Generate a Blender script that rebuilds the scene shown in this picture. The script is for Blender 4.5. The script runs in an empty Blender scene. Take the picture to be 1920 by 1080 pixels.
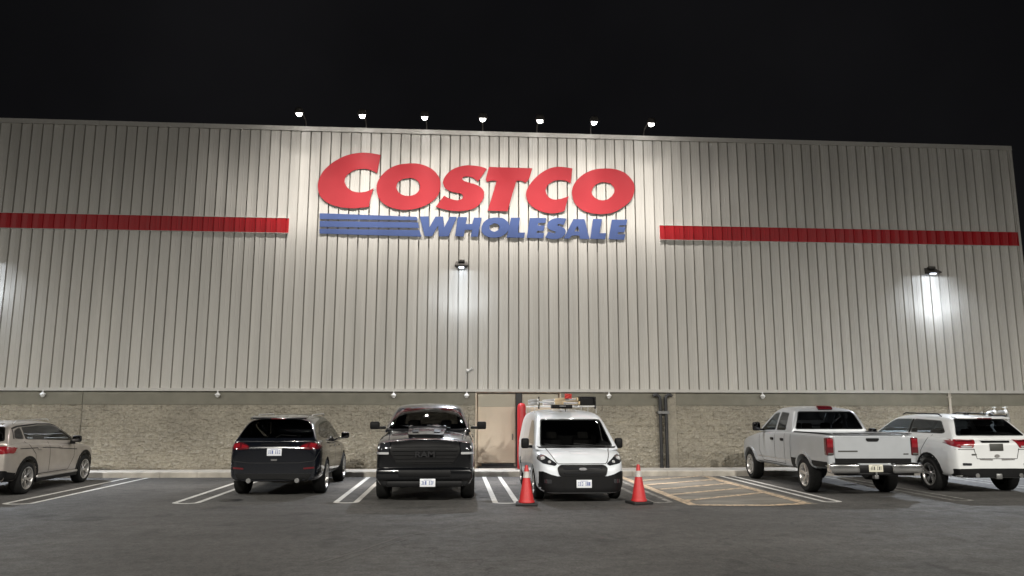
import bpy, bmesh, math, random
from mathutils import Vector, Matrix, noise
from mathutils.bvhtree import BVHTree
random.seed(7)
R = math.radians
scene = bpy.context.scene
COL = scene.collection

# ------------------------------------------------------------------ camera
F, PITCH, YAW, ROLL, DIST, EYE = 1426.717, 0.15961, 0.07382, 0.00119, 22.776, 1.8214
fw = Vector((math.sin(YAW)*math.cos(PITCH), math.cos(YAW)*math.cos(PITCH), math.sin(PITCH)))
rt0 = Vector((math.cos(YAW), -math.sin(YAW), 0))
up0 = rt0.cross(fw)
rt = math.cos(ROLL)*rt0 + math.sin(ROLL)*up0
up = -math.sin(ROLL)*rt0 + math.cos(ROLL)*up0
EYEP = Vector((0, -DIST, EYE))
cam = bpy.data.cameras.new('camera')
cam.sensor_width = 36
cam.lens = F/1920*36
cam.clip_end = 2000
camo = bpy.data.objects.new('camera', cam)
camo.matrix_world = Matrix(((rt.x, up.x, -fw.x, EYEP.x), (rt.y, up.y, -fw.y, EYEP.y), (rt.z, up.z, -fw.z, EYEP.z), (0, 0, 0, 1)))
COL.objects.link(camo)
scene.camera = camo
scene.render.resolution_x, scene.render.resolution_y = 1024, 576

def at(px, py, Y=0.0):
    """point of the photograph on the vertical plane at depth Y, as (x, z)"""
    d = fw + rt*((px-960)/F) + up*((540-py)/F)
    p = EYEP + d*((Y+DIST)/d.y)
    return p.x, p.z

# ------------------------------------------------------------------ tagging
def tag(o, label=None, cat=None, group=None, kind=None):
    if label: o['label'] = label
    if cat: o['category'] = cat
    if group: o['group'] = group
    if kind: o['kind'] = kind
    return o

def empty(name, label, cat, loc=(0, 0, 0), rz=0, group=None):
    o = bpy.data.objects.new(name, None)
    o.location = loc
    o.rotation_euler = (0, 0, rz)
    o.empty_display_size = .3
    COL.objects.link(o)
    return tag(o, label, cat, group)

def copy_tree(o, parent=None):
    c = o.copy()
    COL.objects.link(c)
    c.parent = parent
    for ch in list(o.children):
        copy_tree(ch, c)
    return c

# ------------------------------------------------------------------ materials
MATS = {}
def mat(name, color, rough=.5, metal=0., spec=.5, coat=0., var=0., scale=8., bump=0., bscale=60., emit=None, estr=0., stretch=(1, 1, 1), rvar=0.):
    m = bpy.data.materials.new(name)
    m.use_nodes = True
    nt = m.node_tree
    b = nt.nodes['Principled BSDF']
    b.inputs['Base Color'].default_value = (*color, 1)
    b.inputs['Roughness'].default_value = rough
    b.inputs['Metallic'].default_value = metal
    b.inputs['Specular IOR Level'].default_value = spec
    b.inputs['Coat Weight'].default_value = coat
    b.inputs['Coat Roughness'].default_value = .04
    tc = nt.nodes.new('ShaderNodeTexCoord')
    mp = nt.nodes.new('ShaderNodeMapping')
    mp.inputs['Scale'].default_value = stretch
    nt.links.new(tc.outputs['Object'], mp.inputs['Vector'])
    if var or rvar:
        n = nt.nodes.new('ShaderNodeTexNoise')
        n.inputs['Scale'].default_value = scale
        n.inputs['Detail'].default_value = 6
        nt.links.new(mp.outputs['Vector'], n.inputs['Vector'])
        if var:
            r = nt.nodes.new('ShaderNodeValToRGB')
            r.color_ramp.elements[0].position = .25
            r.color_ramp.elements[1].position = .75
            r.color_ramp.elements[0].color = (*[c*(1-var) for c in color], 1)
            r.color_ramp.elements[1].color = (*[min(1, c*(1+var)) for c in color], 1)
            nt.links.new(n.outputs['Fac'], r.inputs['Fac'])
            nt.links.new(r.outputs['Color'], b.inputs['Base Color'])
        if rvar:
            mr = nt.nodes.new('ShaderNodeMapRange')
            mr.inputs['To Min'].default_value = max(0, rough-rvar)
            mr.inputs['To Max'].default_value = min(1, rough+rvar)
            nt.links.new(n.outputs['Fac'], mr.inputs['Value'])
            nt.links.new(mr.outputs['Result'], b.inputs['Roughness'])
    if bump:
        n2 = nt.nodes.new('ShaderNodeTexNoise')
        n2.inputs['Scale'].default_value = bscale
        n2.inputs['Detail'].default_value = 5
        bp = nt.nodes.new('ShaderNodeBump')
        bp.inputs['Strength'].default_value = bump
        bp.inputs['Distance'].default_value = .01
        nt.links.new(mp.outputs['Vector'], n2.inputs['Vector'])
        nt.links.new(n2.outputs['Fac'], bp.inputs['Height'])
        nt.links.new(bp.outputs['Normal'], b.inputs['Normal'])
    if emit:
        b.inputs['Emission Color'].default_value = (*emit, 1)
        b.inputs['Emission Strength'].default_value = estr
    MATS[name] = m
    return m

mat('cream_steel', (.555, .538, .50), .42, var=.13, scale=2.2, stretch=(1, 1, .08), rvar=.06, bump=.05, bscale=1.5)
mat('groove_shade', (.42, .405, .37), .55, var=.15, scale=3, stretch=(1, 1, .2))  # darker cream for groove bottoms: the shade in the ribs put into the colour
mat('red_groove', (.34, .007, .012), .5)
mat('cream_trim', (.55, .535, .50), .4, var=.05)
mat('red_steel', (.40, .008, .014), .42, spec=.35, var=.1, scale=2, rvar=.08)
mat('sign_red', (.37, .017, .026), .5, var=.05, scale=1.5, rvar=.1)
mat('sign_blue', (.048, .084, .23), .5, var=.08, scale=2, rvar=.1)
mat('sign_red_side', (.30, .012, .02), .5)
mat('sign_blue_side', (.03, .05, .2), .5)
mat('door_cream', (.66, .56, .44), .45, var=.06, scale=2)
mat('dark_steel', (.03, .03, .032), .45, var=.1)
mat('grey_steel', (.22, .22, .22), .4, .6, var=.1)
mat('galv', (.55, .55, .54), .35, .7, var=.1, scale=20)
mat('white_plastic', (.72, .72, .70), .4)
mat('bollard_red', (.48, .02, .025), .42, var=.12, scale=5, rvar=.1)
mat('cone_red', (.46, .022, .024), .5, var=.12, scale=14, rvar=.1)
mat('cone_white', (.42, .40, .38), .4, var=.12, scale=20)
mat('rubber', (.012, .012, .012), .7, var=.2, scale=20)
mat('concrete', (.56, .515, .45), .85, var=.22, scale=3, bump=.3, bscale=40)
mat('lens_white', (.9, .9, .9), .3, emit=(1, .97, .93), estr=14)
mat('lens_blue', (.9, .9, .9), .3, emit=(.8, .88, 1), estr=2.6)
mat('bronze', (.06, .055, .05), .4, .3)

# ------------------------------------------------------------------ mesh builder
class MB:
    def __init__(self):
        self.v, self.f, self.m = [], [], []
        self.mi = 0
    def add(self, vs, fs, mi=None):
        o = len(self.v)
        self.v += [tuple(p) for p in vs]
        for f in fs:
            self.f.append([i+o for i in f])
            self.m.append(self.mi if mi is None else mi)
    def box(self, x0, x1, y0, y1, z0, z1):
        vs = [(x, y, z) for z in (z0, z1) for y in (y0, y1) for x in (x0, x1)]
        self.add(vs, [(0, 2, 3, 1), (4, 5, 7, 6), (0, 1, 5, 4), (2, 6, 7, 3), (0, 4, 6, 2), (1, 3, 7, 5)])
        return self
    def rbox(self, c, s, r=.02, seg=2, rot=None):
        bm = bmesh.new()
        bmesh.ops.create_cube(bm, size=1)
        for v in bm.verts:
            v.co = Vector((v.co.x*s[0], v.co.y*s[1], v.co.z*s[2]))
        bmesh.ops.bevel(bm, geom=list(bm.edges), offset=min(r, min(s)*.45), segments=seg, profile=.5, affect='EDGES')
        M = rot if rot else Matrix.Identity(3)
        bm.verts.index_update()
        self.add([M @ v.co + Vector(c) for v in bm.verts], [[v.index for v in f.verts] for f in bm.faces])
        bm.free()
        return self
    def tube(self, pts, r, n=10, caps=True):
        pts = [Vector(p) for p in pts]
        rs = r if isinstance(r, (list, tuple)) else [r]*len(pts)
        vs, prev = [], None
        for i, p in enumerate(pts):
            t = (pts[min(i+1, len(pts)-1)]-pts[max(i-1, 0)]).normalized()
            if prev is None:
                a = t.orthogonal().normalized()
            else:
                a = (prev - t*prev.dot(t)).normalized()
            prev = a
            b = t.cross(a)
            vs += [p + (a*math.cos(k*2*math.pi/n) + b*math.sin(k*2*math.pi/n))*rs[i] for k in range(n)]
        fs = [(i*n+k, i*n+(k+1) % n, (i+1)*n+(k+1) % n, (i+1)*n+k) for i in range(len(pts)-1) for k in range(n)]
        if caps:
            fs += [tuple(range(n-1, -1, -1)), tuple((len(pts)-1)*n+k for k in range(n))]
        self.add(vs, fs)
        return self
    def lathe(self, prof, n=24, M=None, close=True):
        """prof: (radius, height) pairs turned about local z"""
        vs = [Vector((r*math.cos(k*2*math.pi/n), r*math.sin(k*2*math.pi/n), z)) for r, z in prof for k in range(n)]
        if M is not None:
            vs = [M @ v for v in vs]
        fs = [(i*n+k, i*n+(k+1) % n, (i+1)*n+(k+1) % n, (i+1)*n+k) for i in range(len(prof)-1) for k in range(n)]
        if close:
            fs += [tuple(range(n-1, -1, -1)), tuple((len(prof)-1)*n+k for k in range(n))]
        self.add(vs, fs)
        return self
    def build(self, name, mats, parent=None, smooth=None):
        me = bpy.data.meshes.new(name)
        me.from_pydata(self.v, [], self.f)
        for m in (mats if isinstance(mats, (list, tuple)) else [mats]):
            me.materials.append(MATS[m])
        me.polygons.foreach_set('material_index', self.m)
        bm = bmesh.new()
        bm.from_mesh(me)
        bmesh.ops.recalc_face_normals(bm, faces=bm.faces)
        bm.to_mesh(me)
        bm.free()
        return link(name, me, parent, smooth)

def link(name, me, parent=None, smooth=None):
    if smooth:
        me.polygons.foreach_set('use_smooth', [True]*len(me.polygons))
        me.set_sharp_from_angle(angle=R(smooth))
    o = bpy.data.objects.new(name, me)
    COL.objects.link(o)
    o.parent = parent
    return o

def fill2d(outer, holes=()):
    """triangulated flat polygon with holes: bmesh in the xy plane"""
    bm = bmesh.new()
    for loop in (outer, *holes):
        vs = [bm.verts.new((p[0], p[1], 0)) for p in loop]
        for i in range(len(vs)):
            bm.edges.new((vs[i-1], vs[i]))
    bmesh.ops.triangle_fill(bm, edges=list(bm.edges), use_beauty=True)
    return bm

def smooth_loop(pts, k=3, sharp=50):
    """Catmull-Rom through pts, corners sharper than `sharp` degrees stay corners"""
    n = len(pts)
    P = [Vector((p[0], p[1])) for p in pts]
    corner = []
    for i in range(n):
        a, b = P[i]-P[i-1], P[(i+1) % n]-P[i]
        corner.append(abs(math.degrees(a.angle_signed(b, 0))) > sharp)
    out = []
    for i in range(n):
        p1, p2 = P[i], P[(i+1) % n]
        m1 = Vector((0, 0)) if corner[i] else (p2-P[i-1])*.5
        m2 = Vector((0, 0)) if corner[(i+1) % n] else (P[(i+2) % n]-p1)*.5
        if corner[i]: m1 = (p2-p1) - m2*.5 if not corner[(i+1) % n] else (p2-p1)
        if corner[(i+1) % n]: m2 = (p2-p1) - m1*.5 if not corner[i] else (p2-p1)
        for j in range(k):
            t = j/k
            out.append(p1*(2*t**3-3*t**2+1) + m1*(t**3-2*t**2+t) + p2*(-2*t**3+3*t**2) + m2*(t**3-t**2))
    return out

def slab(name, outer, holes, y_front, y_back, mats, parent, bevel=0):
    """upright plate facing -y from outlines in (x, z); front face mat 0, sides mat 1"""
    bm = fill2d(outer, holes)
    bm.verts.index_update()
    fv = [(v.co.x, y_front, v.co.y) for v in bm.verts]
    tris = [[v.index for v in f.verts] for f in bm.faces]
    edges = [(e.verts[0].index, e.verts[1].index) for e in bm.edges if len(e.link_faces) == 1]
    bm.free()
    n = len(fv)
    mb = MB()
    mb.add(fv + [(x, y_back, z) for x, y, z in fv], tris + [[i+n for i in t[::-1]] for t in tris], 0)
    for k in range(len(tris), 2*len(tris)): mb.m[k] = 1
    o = len(mb.v)
    for a, b in edges:
        mb.f.append([a, b, b+n, a+n]); mb.m.append(1)
    return mb.build(name, mats, parent)

# ------------------------------------------------------------------ world: night sky
w = bpy.data.worlds.new('World')
scene.world = w
w.use_nodes = True
nt = w.node_tree
bg = nt.nodes['Background']
tc = nt.nodes.new('ShaderNodeTexCoord')
nz = nt.nodes.new('ShaderNodeTexNoise')
nz.inputs['Scale'].default_value = 2.2
nz.inputs['Detail'].default_value = 4
rp = nt.nodes.new('ShaderNodeValToRGB')
rp.color_ramp.elements[0].position = .3
rp.color_ramp.elements[0].color = (.0028, .0028, .0032, 1)
rp.color_ramp.elements[1].position = .8
rp.color_ramp.elements[1].color = (.0074, .0072, .008, 1)
nt.links.new(tc.outputs['Generated'], nz.inputs['Vector'])
nt.links.new(nz.outputs['Fac'], rp.inputs['Fac'])
nt.links.new(rp.outputs['Color'], bg.inputs['Color'])
bg.inputs['Strength'].default_value = 1
scene.view_settings.view_transform = 'Standard'
scene.view_settings.look = 'None'
scene.view_settings.exposure = 0
scene.view_settings.gamma = 1
scene.cycles.caustics_reflective = False
scene.cycles.caustics_refractive = False

# ------------------------------------------------------------------ ground
def ground_material():
    m = bpy.data.materials.new('asphalt'); m.use_nodes = True
    MATS['asphalt'] = m
    nt = m.node_tree; b = nt.nodes['Principled BSDF']; L = nt.links.new
    tc = nt.nodes.new('ShaderNodeTexCoord')
    def nz(s, d, st=(1, 1, 1), ro=.55):
        mp = nt.nodes.new('ShaderNodeMapping'); mp.inputs['Scale'].default_value = st
        L(tc.outputs['Object'], mp.inputs['Vector'])
        n = nt.nodes.new('ShaderNodeTexNoise'); n.inputs['Scale'].default_value = s; n.inputs['Detail'].default_value = d
        n.inputs['Roughness'].default_value = ro
        L(mp.outputs['Vector'], n.inputs['Vector']); return n.outputs['Fac']
    def mr(v, a, c, lo, hi):
        n = nt.nodes.new('ShaderNodeMapRange'); n.inputs['From Min'].default_value = a; n.inputs['From Max'].default_value = c
        n.inputs['To Min'].default_value = lo; n.inputs['To Max'].default_value = hi; L(v, n.inputs['Value']); return n.outputs['Result']
    def mul(a, c):
        n = nt.nodes.new('ShaderNodeMath'); n.operation = 'MULTIPLY'; L(a, n.inputs[0]); L(c, n.inputs[1]); return n.outputs[0]
    big = mr(nz(.22, 4), .3, .7, .80, 1.2)
    streak = mr(nz(.9, 5, (.35, 1.6, 1)), .3, .7, .86, 1.14)
    fine = mr(nz(30, 4, ro=.8), .28, .72, .45, 1.65)
    mid = mr(nz(9, 4), .3, .7, .78, 1.24)
    v = mul(mul(big, streak), mul(fine, mid))
    # hairline cracks
    vo = nt.nodes.new('ShaderNodeTexVoronoi'); vo.feature = 'DISTANCE_TO_EDGE'; vo.inputs['Scale'].default_value = .16
    wob = nt.nodes.new('ShaderNodeTexNoise'); wob.inputs['Scale'].default_value = .9; wob.inputs['Detail'].default_value = 6
    L(tc.outputs['Object'], wob.inputs['Vector'])
    va = nt.nodes.new('ShaderNodeVectorMath'); va.operation = 'MULTIPLY_ADD'
    va.inputs[1].default_value = (1.6, 1.6, 0)
    L(wob.outputs['Color'], va.inputs[0]); L(tc.outputs['Object'], va.inputs[2]); L(va.outputs[0], vo.inputs['Vector'])
    crack = mr(vo.outputs['Distance'], .001, .004, .72, 1)
    v = mul(v, crack)
    # oil stains
    v = mul(v, mr(nz(.75, 3), .60, .70, 1, .70))
    col = nt.nodes.new('ShaderNodeMix'); col.data_type = 'RGBA'; col.blend_type = 'MULTIPLY'
    col.inputs['Factor'].default_value = 1
    col.inputs['A'].default_value = (.088, .085, .081, 1)
    L(v, col.inputs['B'])
    L(col.outputs['Result'], b.inputs['Base Color'])
    L(mr(nz(3, 4), .3, .7, .62, .86), b.inputs['Roughness'])
    b.inputs['Specular IOR Level'].default_value = .35
    bp = nt.nodes.new('ShaderNodeBump'); bp.inputs['Strength'].default_value = .5; bp.inputs['Distance'].default_value = .012
    L(nz(45, 4, ro=.7), bp.inputs['Height']); L(bp.outputs['Normal'], b.inputs['Normal'])
ground_material()
mb = MB(); mb.add([(-300, -200, 0), (300, -200, 0), (300, 300, 0), (-300, 300, 0)], [(0, 1, 2, 3)])
tag(mb.build('ground', 'asphalt'), kind='structure')

def paint(name, color, wear=.5):
    m = mat(name, color, .7)
    nt = m.node_tree; b = nt.nodes['Principled BSDF']
    tc = nt.nodes.new('ShaderNodeTexCoord')
    n = nt.nodes.new('ShaderNodeTexNoise'); n.inputs['Scale'].default_value = 7; n.inputs['Detail'].default_value = 8; n.inputs['Roughness'].default_value = .7
    r = nt.nodes.new('ShaderNodeValToRGB')
    r.color_ramp.elements[0].position = wear-.12; r.color_ramp.elements[0].color = (.11, .105, .095, 1)
    r.color_ramp.elements[1].position = wear+.08; r.color_ramp.elements[1].color = (*color, 1)
    nt.links.new(tc.outputs['Object'], n.inputs['Vector']); nt.links.new(n.outputs['Fac'], r.inputs['Fac'])
    nt.links.new(r.outputs['Color'], b.inputs['Base Color'])
paint('paint_white', (.62, .61, .58), .38)
paint('paint_worn', (.36, .35, .33), .52)
paint('paint_yellow', (.66, .50, .34), .49)
mat('pad', (.19, .175, .15), .9, var=.35, scale=1.6, stretch=(.6, 1.6, 1), bump=.3, bscale=50)

KY = lambda x: -1.05 - .0265*x          # kerb front line
# kerb and sidewalk
mb = MB()
xs = [-24 + i for i in range(49)]
mb2 = MB()
for a, b in zip(xs[:-1], xs[1:]):
    mb.add([(a, KY(a)+.16, .152), (b-.006, KY(b)+.16, .152), (b-.006, .12, .152), (a, .12, .152)], [(0, 1, 2, 3)])
    vs = []
    for x in (a, b-.008):
        vs += [(x, KY(x), 0), (x, KY(x)+.012, .135), (x, KY(x)+.03, .153), (x, KY(x)+.158, .156), (x, KY(x)+.158, 0)]
    mb2.add(vs, [(i, i+1, i+6, i+5) for i in range(4)] + [(0, 1, 2, 3, 4)[::-1], (5, 6, 7, 8, 9)])
mb.box(-24, 24, -.72, .1, 0, .14)
tag(mb.build('sidewalk', 'concrete'), kind='structure')
tag(mb2.build('kerb', 'concrete', smooth=30), kind='structure')

def strip(mb, pts, wd, z=.004):
    pts = [Vector((p[0], p[1])) for p in pts]
    L, Rr = [], []
    for i, p in enumerate(pts):
        t = (pts[min(i+1, len(pts)-1)]-pts[max(i-1, 0)]).normalized()
        n = Vector((-t.y, t.x))
        L.append((p.x+n.x*wd/2, p.y+n.y*wd/2, z)); Rr.append((p.x-n.x*wd/2, p.y-n.y*wd/2, z))
    o = len(pts)
    mb.add(L+Rr, [(i, i+1, o+i+1, o+i) for i in range(o-1)])
def hairpin(x0, x1, yend, wd=.11):
    mb = MB()
    r = (x1-x0)/2; c = (x0+x1)/2
    arc = [(c-r*math.cos(t*math.pi/10), yend+r*.55-math.sin(t*math.pi/10)*r*.55) for t in range(11)]
    strip(mb, [(x0, KY(x0)-.03)] + arc + [(x1, KY(x1)-.03)], wd)
    return mb
for x0, x1, ye, m in [(-12.15, -11.7, -6.65, 'paint_white'), (-8.80, -8.3, -6.75, 'paint_white'), (-5.52, -5.08, -6.85, 'paint_white'), (-2.35, -1.95, -6.95, 'paint_white'), (.83, 1.26, -7.22, 'paint_white'),
                   (3.98, 4.36, -7.3, 'paint_worn'), (7.50, 7.82, -7.42, 'paint_white'), (10.3, 10.66, -7.4, 'paint_worn'), (13.6, 14.0, -7.5, 'paint_worn')]:
    tag(hairpin(x0, x1, ye).build('parking_line', m), kind='structure')
mb = MB()
mb.add([(4.45, KY(4.45)-.01, .003), (7.22, KY(7.2)-.01, .003), (7.2, -7.75, .003), (5.9, -8.02, .003), (4.55, -7.85, .003)], [(0, 1, 2, 3, 4)])
tag(mb.build('pavement_patch', 'pad'), kind='structure')
mb = MB()
strip(mb, [(4.62, KY(4.6)-.1), (4.66, -7.75)], .19, .008)
strip(mb, [(7.02, KY(7)-.1), (6.98, -7.7)], .2, .008)
for k, y in enumerate((-1.7, -2.8, -3.9, -5.0, -6.1)):
    strip(mb, [(4.74, y-.9), (6.9, y+.45)], .17, .0075)
strip(mb, [(4.75, -7.72), (5.4, -7.86), (6.2, -7.88), (6.9, -7.66)], .2, .0078)
tag(mb.build('hatched_marking', 'paint_yellow'), kind='structure')
mb = MB()
mb.lathe([(.0, .004), (.22, .005), (.24, .0)], 20, Matrix.Translation((-4.55, -6.35, .001)), close=False)
tag(mb.build('drain_cover', 'dark_steel'), 'small round dark cover set in the asphalt behind the dark blue car', 'drain cover')

paint('paint_scuff', (.125, .122, .118), .56)
for pts, wd in (([(-1.6, -13.0), (-1.2, -12.2), (-.8, -11.2), (.3, -9.9), (1.6, -9.0)], .03), ([(-1.45, -13.1), (-1.0, -12.1), (-.6, -11.2)], .02), ([(8.6, -9.0), (10.0, -8.4), (11.6, -8.3), (13.0, -8.7)], .05)):
    mb = MB(); strip(mb, pts, wd, .0035)
    tag(mb.build('tyre_mark', 'paint_scuff'), kind='structure')

# ------------------------------------------------------------------ warehouse
wh = empty('warehouse', 'long cream ribbed metal warehouse on a rough stone block base', 'warehouse', (0, 0, 0))
RIB = .3048
GX = at(616.1, 390)[0] % RIB           # position of one groove
XL, XR = -23.0, 18.15
ZT, ZB = 10.33, 2.44
def rib_profile(x0, x1, y=0.0, gw=.05, gd=.042):
    """(x, y) outline of the ribbed sheet between x0 and x1"""
    out = [(x0, y)]
    k = math.ceil((x0-GX)/RIB)
    while GX + k*RIB < x1-.06:
        g = GX + k*RIB
        if g-.16 > x0:
            # low stiffener in the pan
            out += [(g-.165, y), (g-.155, y-.006), (g-.145, y-.006), (g-.135, y)]
        if g-.05 > x0:
            out += [(g-.034, y-.006), (g-.023, y-.009), (g-.018, y+gd), (g+.015, y+gd), (g+.020, y-.009), (g+.034, y-.006)]
        k += 1
    out += [(x1, y)]
    return [p for i, p in enumerate(out) if i == 0 or p[0] > out[i-1][0]]
def ribbed(name, x0, x1, z0, z1, y, m, parent, thick=None, warp=True):
    prof = rib_profile(x0, x1, y, gd=.058 if warp else .014)
    zs = [z0 + (z1-z0)*i/6 for i in range(7)] if warp else [z0, z1]
    n = len(prof)
    mb = MB()
    vs = []
    for j, z in enumerate(zs):
        for x, yy in prof:
            pan = math.floor((x-GX)/RIB)
            u = (x-GX)/RIB - pan - .5
            d = noise.noise(Vector((x*.9, z*.35, 3.3)))*.006 + u*noise.noise(Vector((pan*3.7, z*.12, 1.5)))*.020 if warp else 0
            vs.append((x, yy+d, z))
    mb.add(vs, [(j*n+i, j*n+i+1, (j+1)*n+i+1, (j+1)*n+i) for j in range(len(zs)-1) for i in range(n-1)])
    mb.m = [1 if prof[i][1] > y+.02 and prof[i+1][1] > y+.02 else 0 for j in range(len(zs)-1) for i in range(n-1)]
    if thick:
        for z in (z0, z1):
            vv = [(x, yy, z) for x, yy in prof] + [(x, yy+thick, z) for x, yy in prof]
            mb.add(vv, [(i, i+1, n+i+1, n+i) for i in range(n-1)])
        for x in (x0, x1):
            mb.add([(x, y, z0), (x, y, z1), (x, y+thick, z1), (x, y+thick, z0)], [(0, 1, 2, 3)])
    return mb.build(name, m, parent)
tag(ribbed('wall', XL, XR, ZB, ZT, 0, ['cream_steel', 'groove_shade'], wh), None)
# side wall, roof and parapet coping
mb = MB()
mb.box(XR-.02, XR, .005, 70, 0, ZT)
mb.box(XL, XL+.02, .005, 70, 0, ZT)
mb.box(XL, XR, 69.9, 70, 0, ZT)
mb.build('side_wall', 'cream_steel', wh)
mb = MB(); mb.box(XL+.03, XR-.03, .15, 69.8, 9.6, 9.7); mb.build('roof', 'grey_steel', wh)
mb = MB()
x = XL
while x < XR:
    x2 = min(x+3.05, XR+.03)
    mb.box(x, x2-.006, -.05, .22, ZT-.015, 10.445)
    mb.box(x, x2-.006, -.062, -.052, ZT-.03, ZT+.004)
    x = x2
mb.build('coping', 'cream_trim', wh)
mb = MB(); mb.box(XL, XR, -.07, .06, ZB-.062, ZB+.012); mb.box(XL, XR, -.082, -.072, ZB-.075, ZB-.045)
mb.build('base_flashing', 'cream_trim', wh)
mb = MB(); mb.box(XR-.06, XR+.012, -.052, .06, ZB, ZT-.02); mb.build('corner_trim', 'cream_trim', wh)
# stone block base
def block_material():
    m = mat('block', (.29, .262, .205), .9)
    nt = m.node_tree; b = nt.nodes['Principled BSDF']; L = nt.links.new
    tc = nt.nodes.new('ShaderNodeTexCoord')
    n = nt.nodes.new('ShaderNodeTexNoise'); n.inputs['Scale'].default_value = 18; n.inputs['Detail'].default_value = 8; n.inputs['Roughness'].default_value = .7
    n2 = nt.nodes.new('ShaderNodeTexNoise'); n2.inputs['Scale'].default_value = .6; n2.inputs['Detail'].default_value = 3
    mp = nt.nodes.new('ShaderNodeMapping'); mp.inputs['Rotation'].default_value = (R(-90), 0, 0)
    br = nt.nodes.new('ShaderNodeTexBrick')
    br.inputs['Scale'].default_value = 1; br.inputs['Brick Width'].default_value = .4; br.inputs['Row Height'].default_value = .2
    br.inputs['Mortar Size'].default_value = .006
    br.inputs['Color1'].default_value = (.43, .395, .325, 1); br.inputs['Color2'].default_value = (.385, .355, .295, 1)
    br.inputs['Mortar'].default_value = (.34, .31, .26, 1)
    L(tc.outputs['Object'], mp.inputs['Vector']); L(mp.outputs['Vector'], br.inputs['Vector'])
    L(tc.outputs['Object'], n.inputs['Vector']); L(tc.outputs['Object'], n2.inputs['Vector'])
    r = nt.nodes.new('ShaderNodeMapRange'); r.inputs['From Min'].default_value = .25; r.inputs['From Max'].default_value = .75
    r.inputs['To Min'].default_value = .72; r.inputs['To Max'].default_value = 1.25
    L(n.outputs['Fac'], r.inputs['Value'])
    r2 = nt.nodes.new('ShaderNodeMapRange'); r2.inputs['From Min'].default_value = .3; r2.inputs['From Max'].default_value = .7
    r2.inputs['To Min'].default_value = .85; r2.inputs['To Max'].default_value = 1.12
    L(n2.outputs['Fac'], r2.inputs['Value'])
    mu = nt.nodes.new('ShaderNodeMath'); mu.operation = 'MULTIPLY'; L(r.outputs[0], mu.inputs[0]); L(r2.outputs[0], mu.inputs[1])
    mx = nt.nodes.new('ShaderNodeMix'); mx.data_type = 'RGBA'; mx.blend_type = 'MULTIPLY'; mx.inputs['Factor'].default_value = 1
    L(br.outputs['Color'], mx.inputs['A']); L(mu.outputs[0], mx.inputs['B']); L(mx.outputs['Result'], b.inputs['Base Color'])
    bp = nt.nodes.new('ShaderNodeBump'); bp.inputs['Strength'].default_value = .9; bp.inputs['Distance'].default_value = .03
    L(n.outputs['Fac'], bp.inputs['Height']); L(bp.outputs['Normal'], b.inputs['Normal'])
block_material()
mat('block_smooth', (.235, .225, .185), .9, var=.12, scale=2.5, bump=.2, bscale=30)
mat('door_top_shade', (.44, .41, .33), .5, var=.06, scale=2)  # greyer door cream, overhang shadow painted as a colour
DX0, DX1 = .60, 3.17      # door recess
def rough_wall(x0, x1):
    mb = MB()
    dx, dz = .032, .0265
    nx = int((x1-x0)/dx); nz_ = 70
    vs = []
    for j in range(nz_+1):
        z = .15 + 1.83*j/nz_
        for i in range(nx+1):
            x = x0 + (x1-x0)*i/nx
            cz = int((z-.15)/.2); bx = math.floor((x + (.2 if cz % 2 else 0))/.4)
            h = noise.noise(Vector((bx*7.31, cz*3.77, .5)))*.018
            h += noise.noise(Vector((x*6+bx*3.1, z*11+cz*2.3, 1)))*.060 + noise.noise(Vector((x*14, z*22, 2)))*.042 + noise.noise(Vector((x*33, z*42, 5)))*.012
            fz = abs(((z-.15)/.2) % 1 - .5)*2
            if fz > .95: h += .006
            if j in (0, nz_) or i in (0, nx): h = .02
            vs.append((x, .045 + h, z))
    mb.add(vs, [(j*(nx+1)+i, j*(nx+1)+i+1, (j+1)*(nx+1)+i+1, (j+1)*(nx+1)+i) for j in range(nz_) for i in range(nx)])
    mb.box(x0, x1, .16, .3, .1, 1.975)
    return mb
for a, b in ((-14.6, -10.62), (-10.605, DX0), (DX1, 6.38), (6.66, 17.0)):
    rough_wall(a, b).build('block_base', 'block', wh)
    MB().box(a, b, .035, .3, 1.98, 2.43).build('smooth_course', 'block_smooth', wh)
mb = MB(); mb.box(6.385, 6.655, .03, .3, .15, 2.43); mb.build('pilaster', 'block', wh)
for a, b in ((-23, -14.605), (17.005, XR-.03)):
    mb = MB(); mb.box(a, b, .05, .3, .15, 1.98); mb.build('block_base', 'block', wh)
    MB().box(a, b, .035, .3, 1.985, 2.43).build('smooth_course', 'block_smooth', wh)
# doors in the recess
mb = MB()
mb.box(DX0+.002, DX1-.002, .2, .26, .15, 2.43)
mb.box(DX0+.003, DX0+.05, .04, .199, .15, 2.42)
mb.box(DX1-.05, DX1-.003, .04, .199, .15, 2.42)
mb.box(DX0+.052, DX1-.052, .05, .199, 2.34, 2.41)
mb.build('door_frame', 'door_cream', wh)
for x0, x1 in ((.68, 1.80), (2.0, 3.08)):
    mb = MB(); mb.box(x0, x1, .12, .19, .30, 2.32)
    mb.box(x0+.22, x0+.46, .114, .118, .95, 1.9); mb.box(x0+.04, x1-.04, .114, .118, .36, .62)
    d = mb.build('door', 'door_cream', wh)
    mb = MB(); mb.box(x0+.003, x1-.003, .108, .118, 1.93, 2.318); mb.build('door_top_shade', 'door_top_shade', d)  # thin sheet added on the door top as the overhang's shadow
    mb = MB(); mb.rbox((x1-.09, .09, 1.05), (.03, .05, .18), .01); mb.build('handle', 'grey_steel', d)
mb = MB(); mb.box(1.815, 1.985, .06, .19, .16, 2.33); mb.build('door_post', 'dark_steel', wh)
mb = MB(); mb.box(.7, 3.0, .02, .19, .155, .2); mb.box(.8, 1.75, .10, .118, .2, .28); mb.build('threshold', 'dark_steel', wh)
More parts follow.
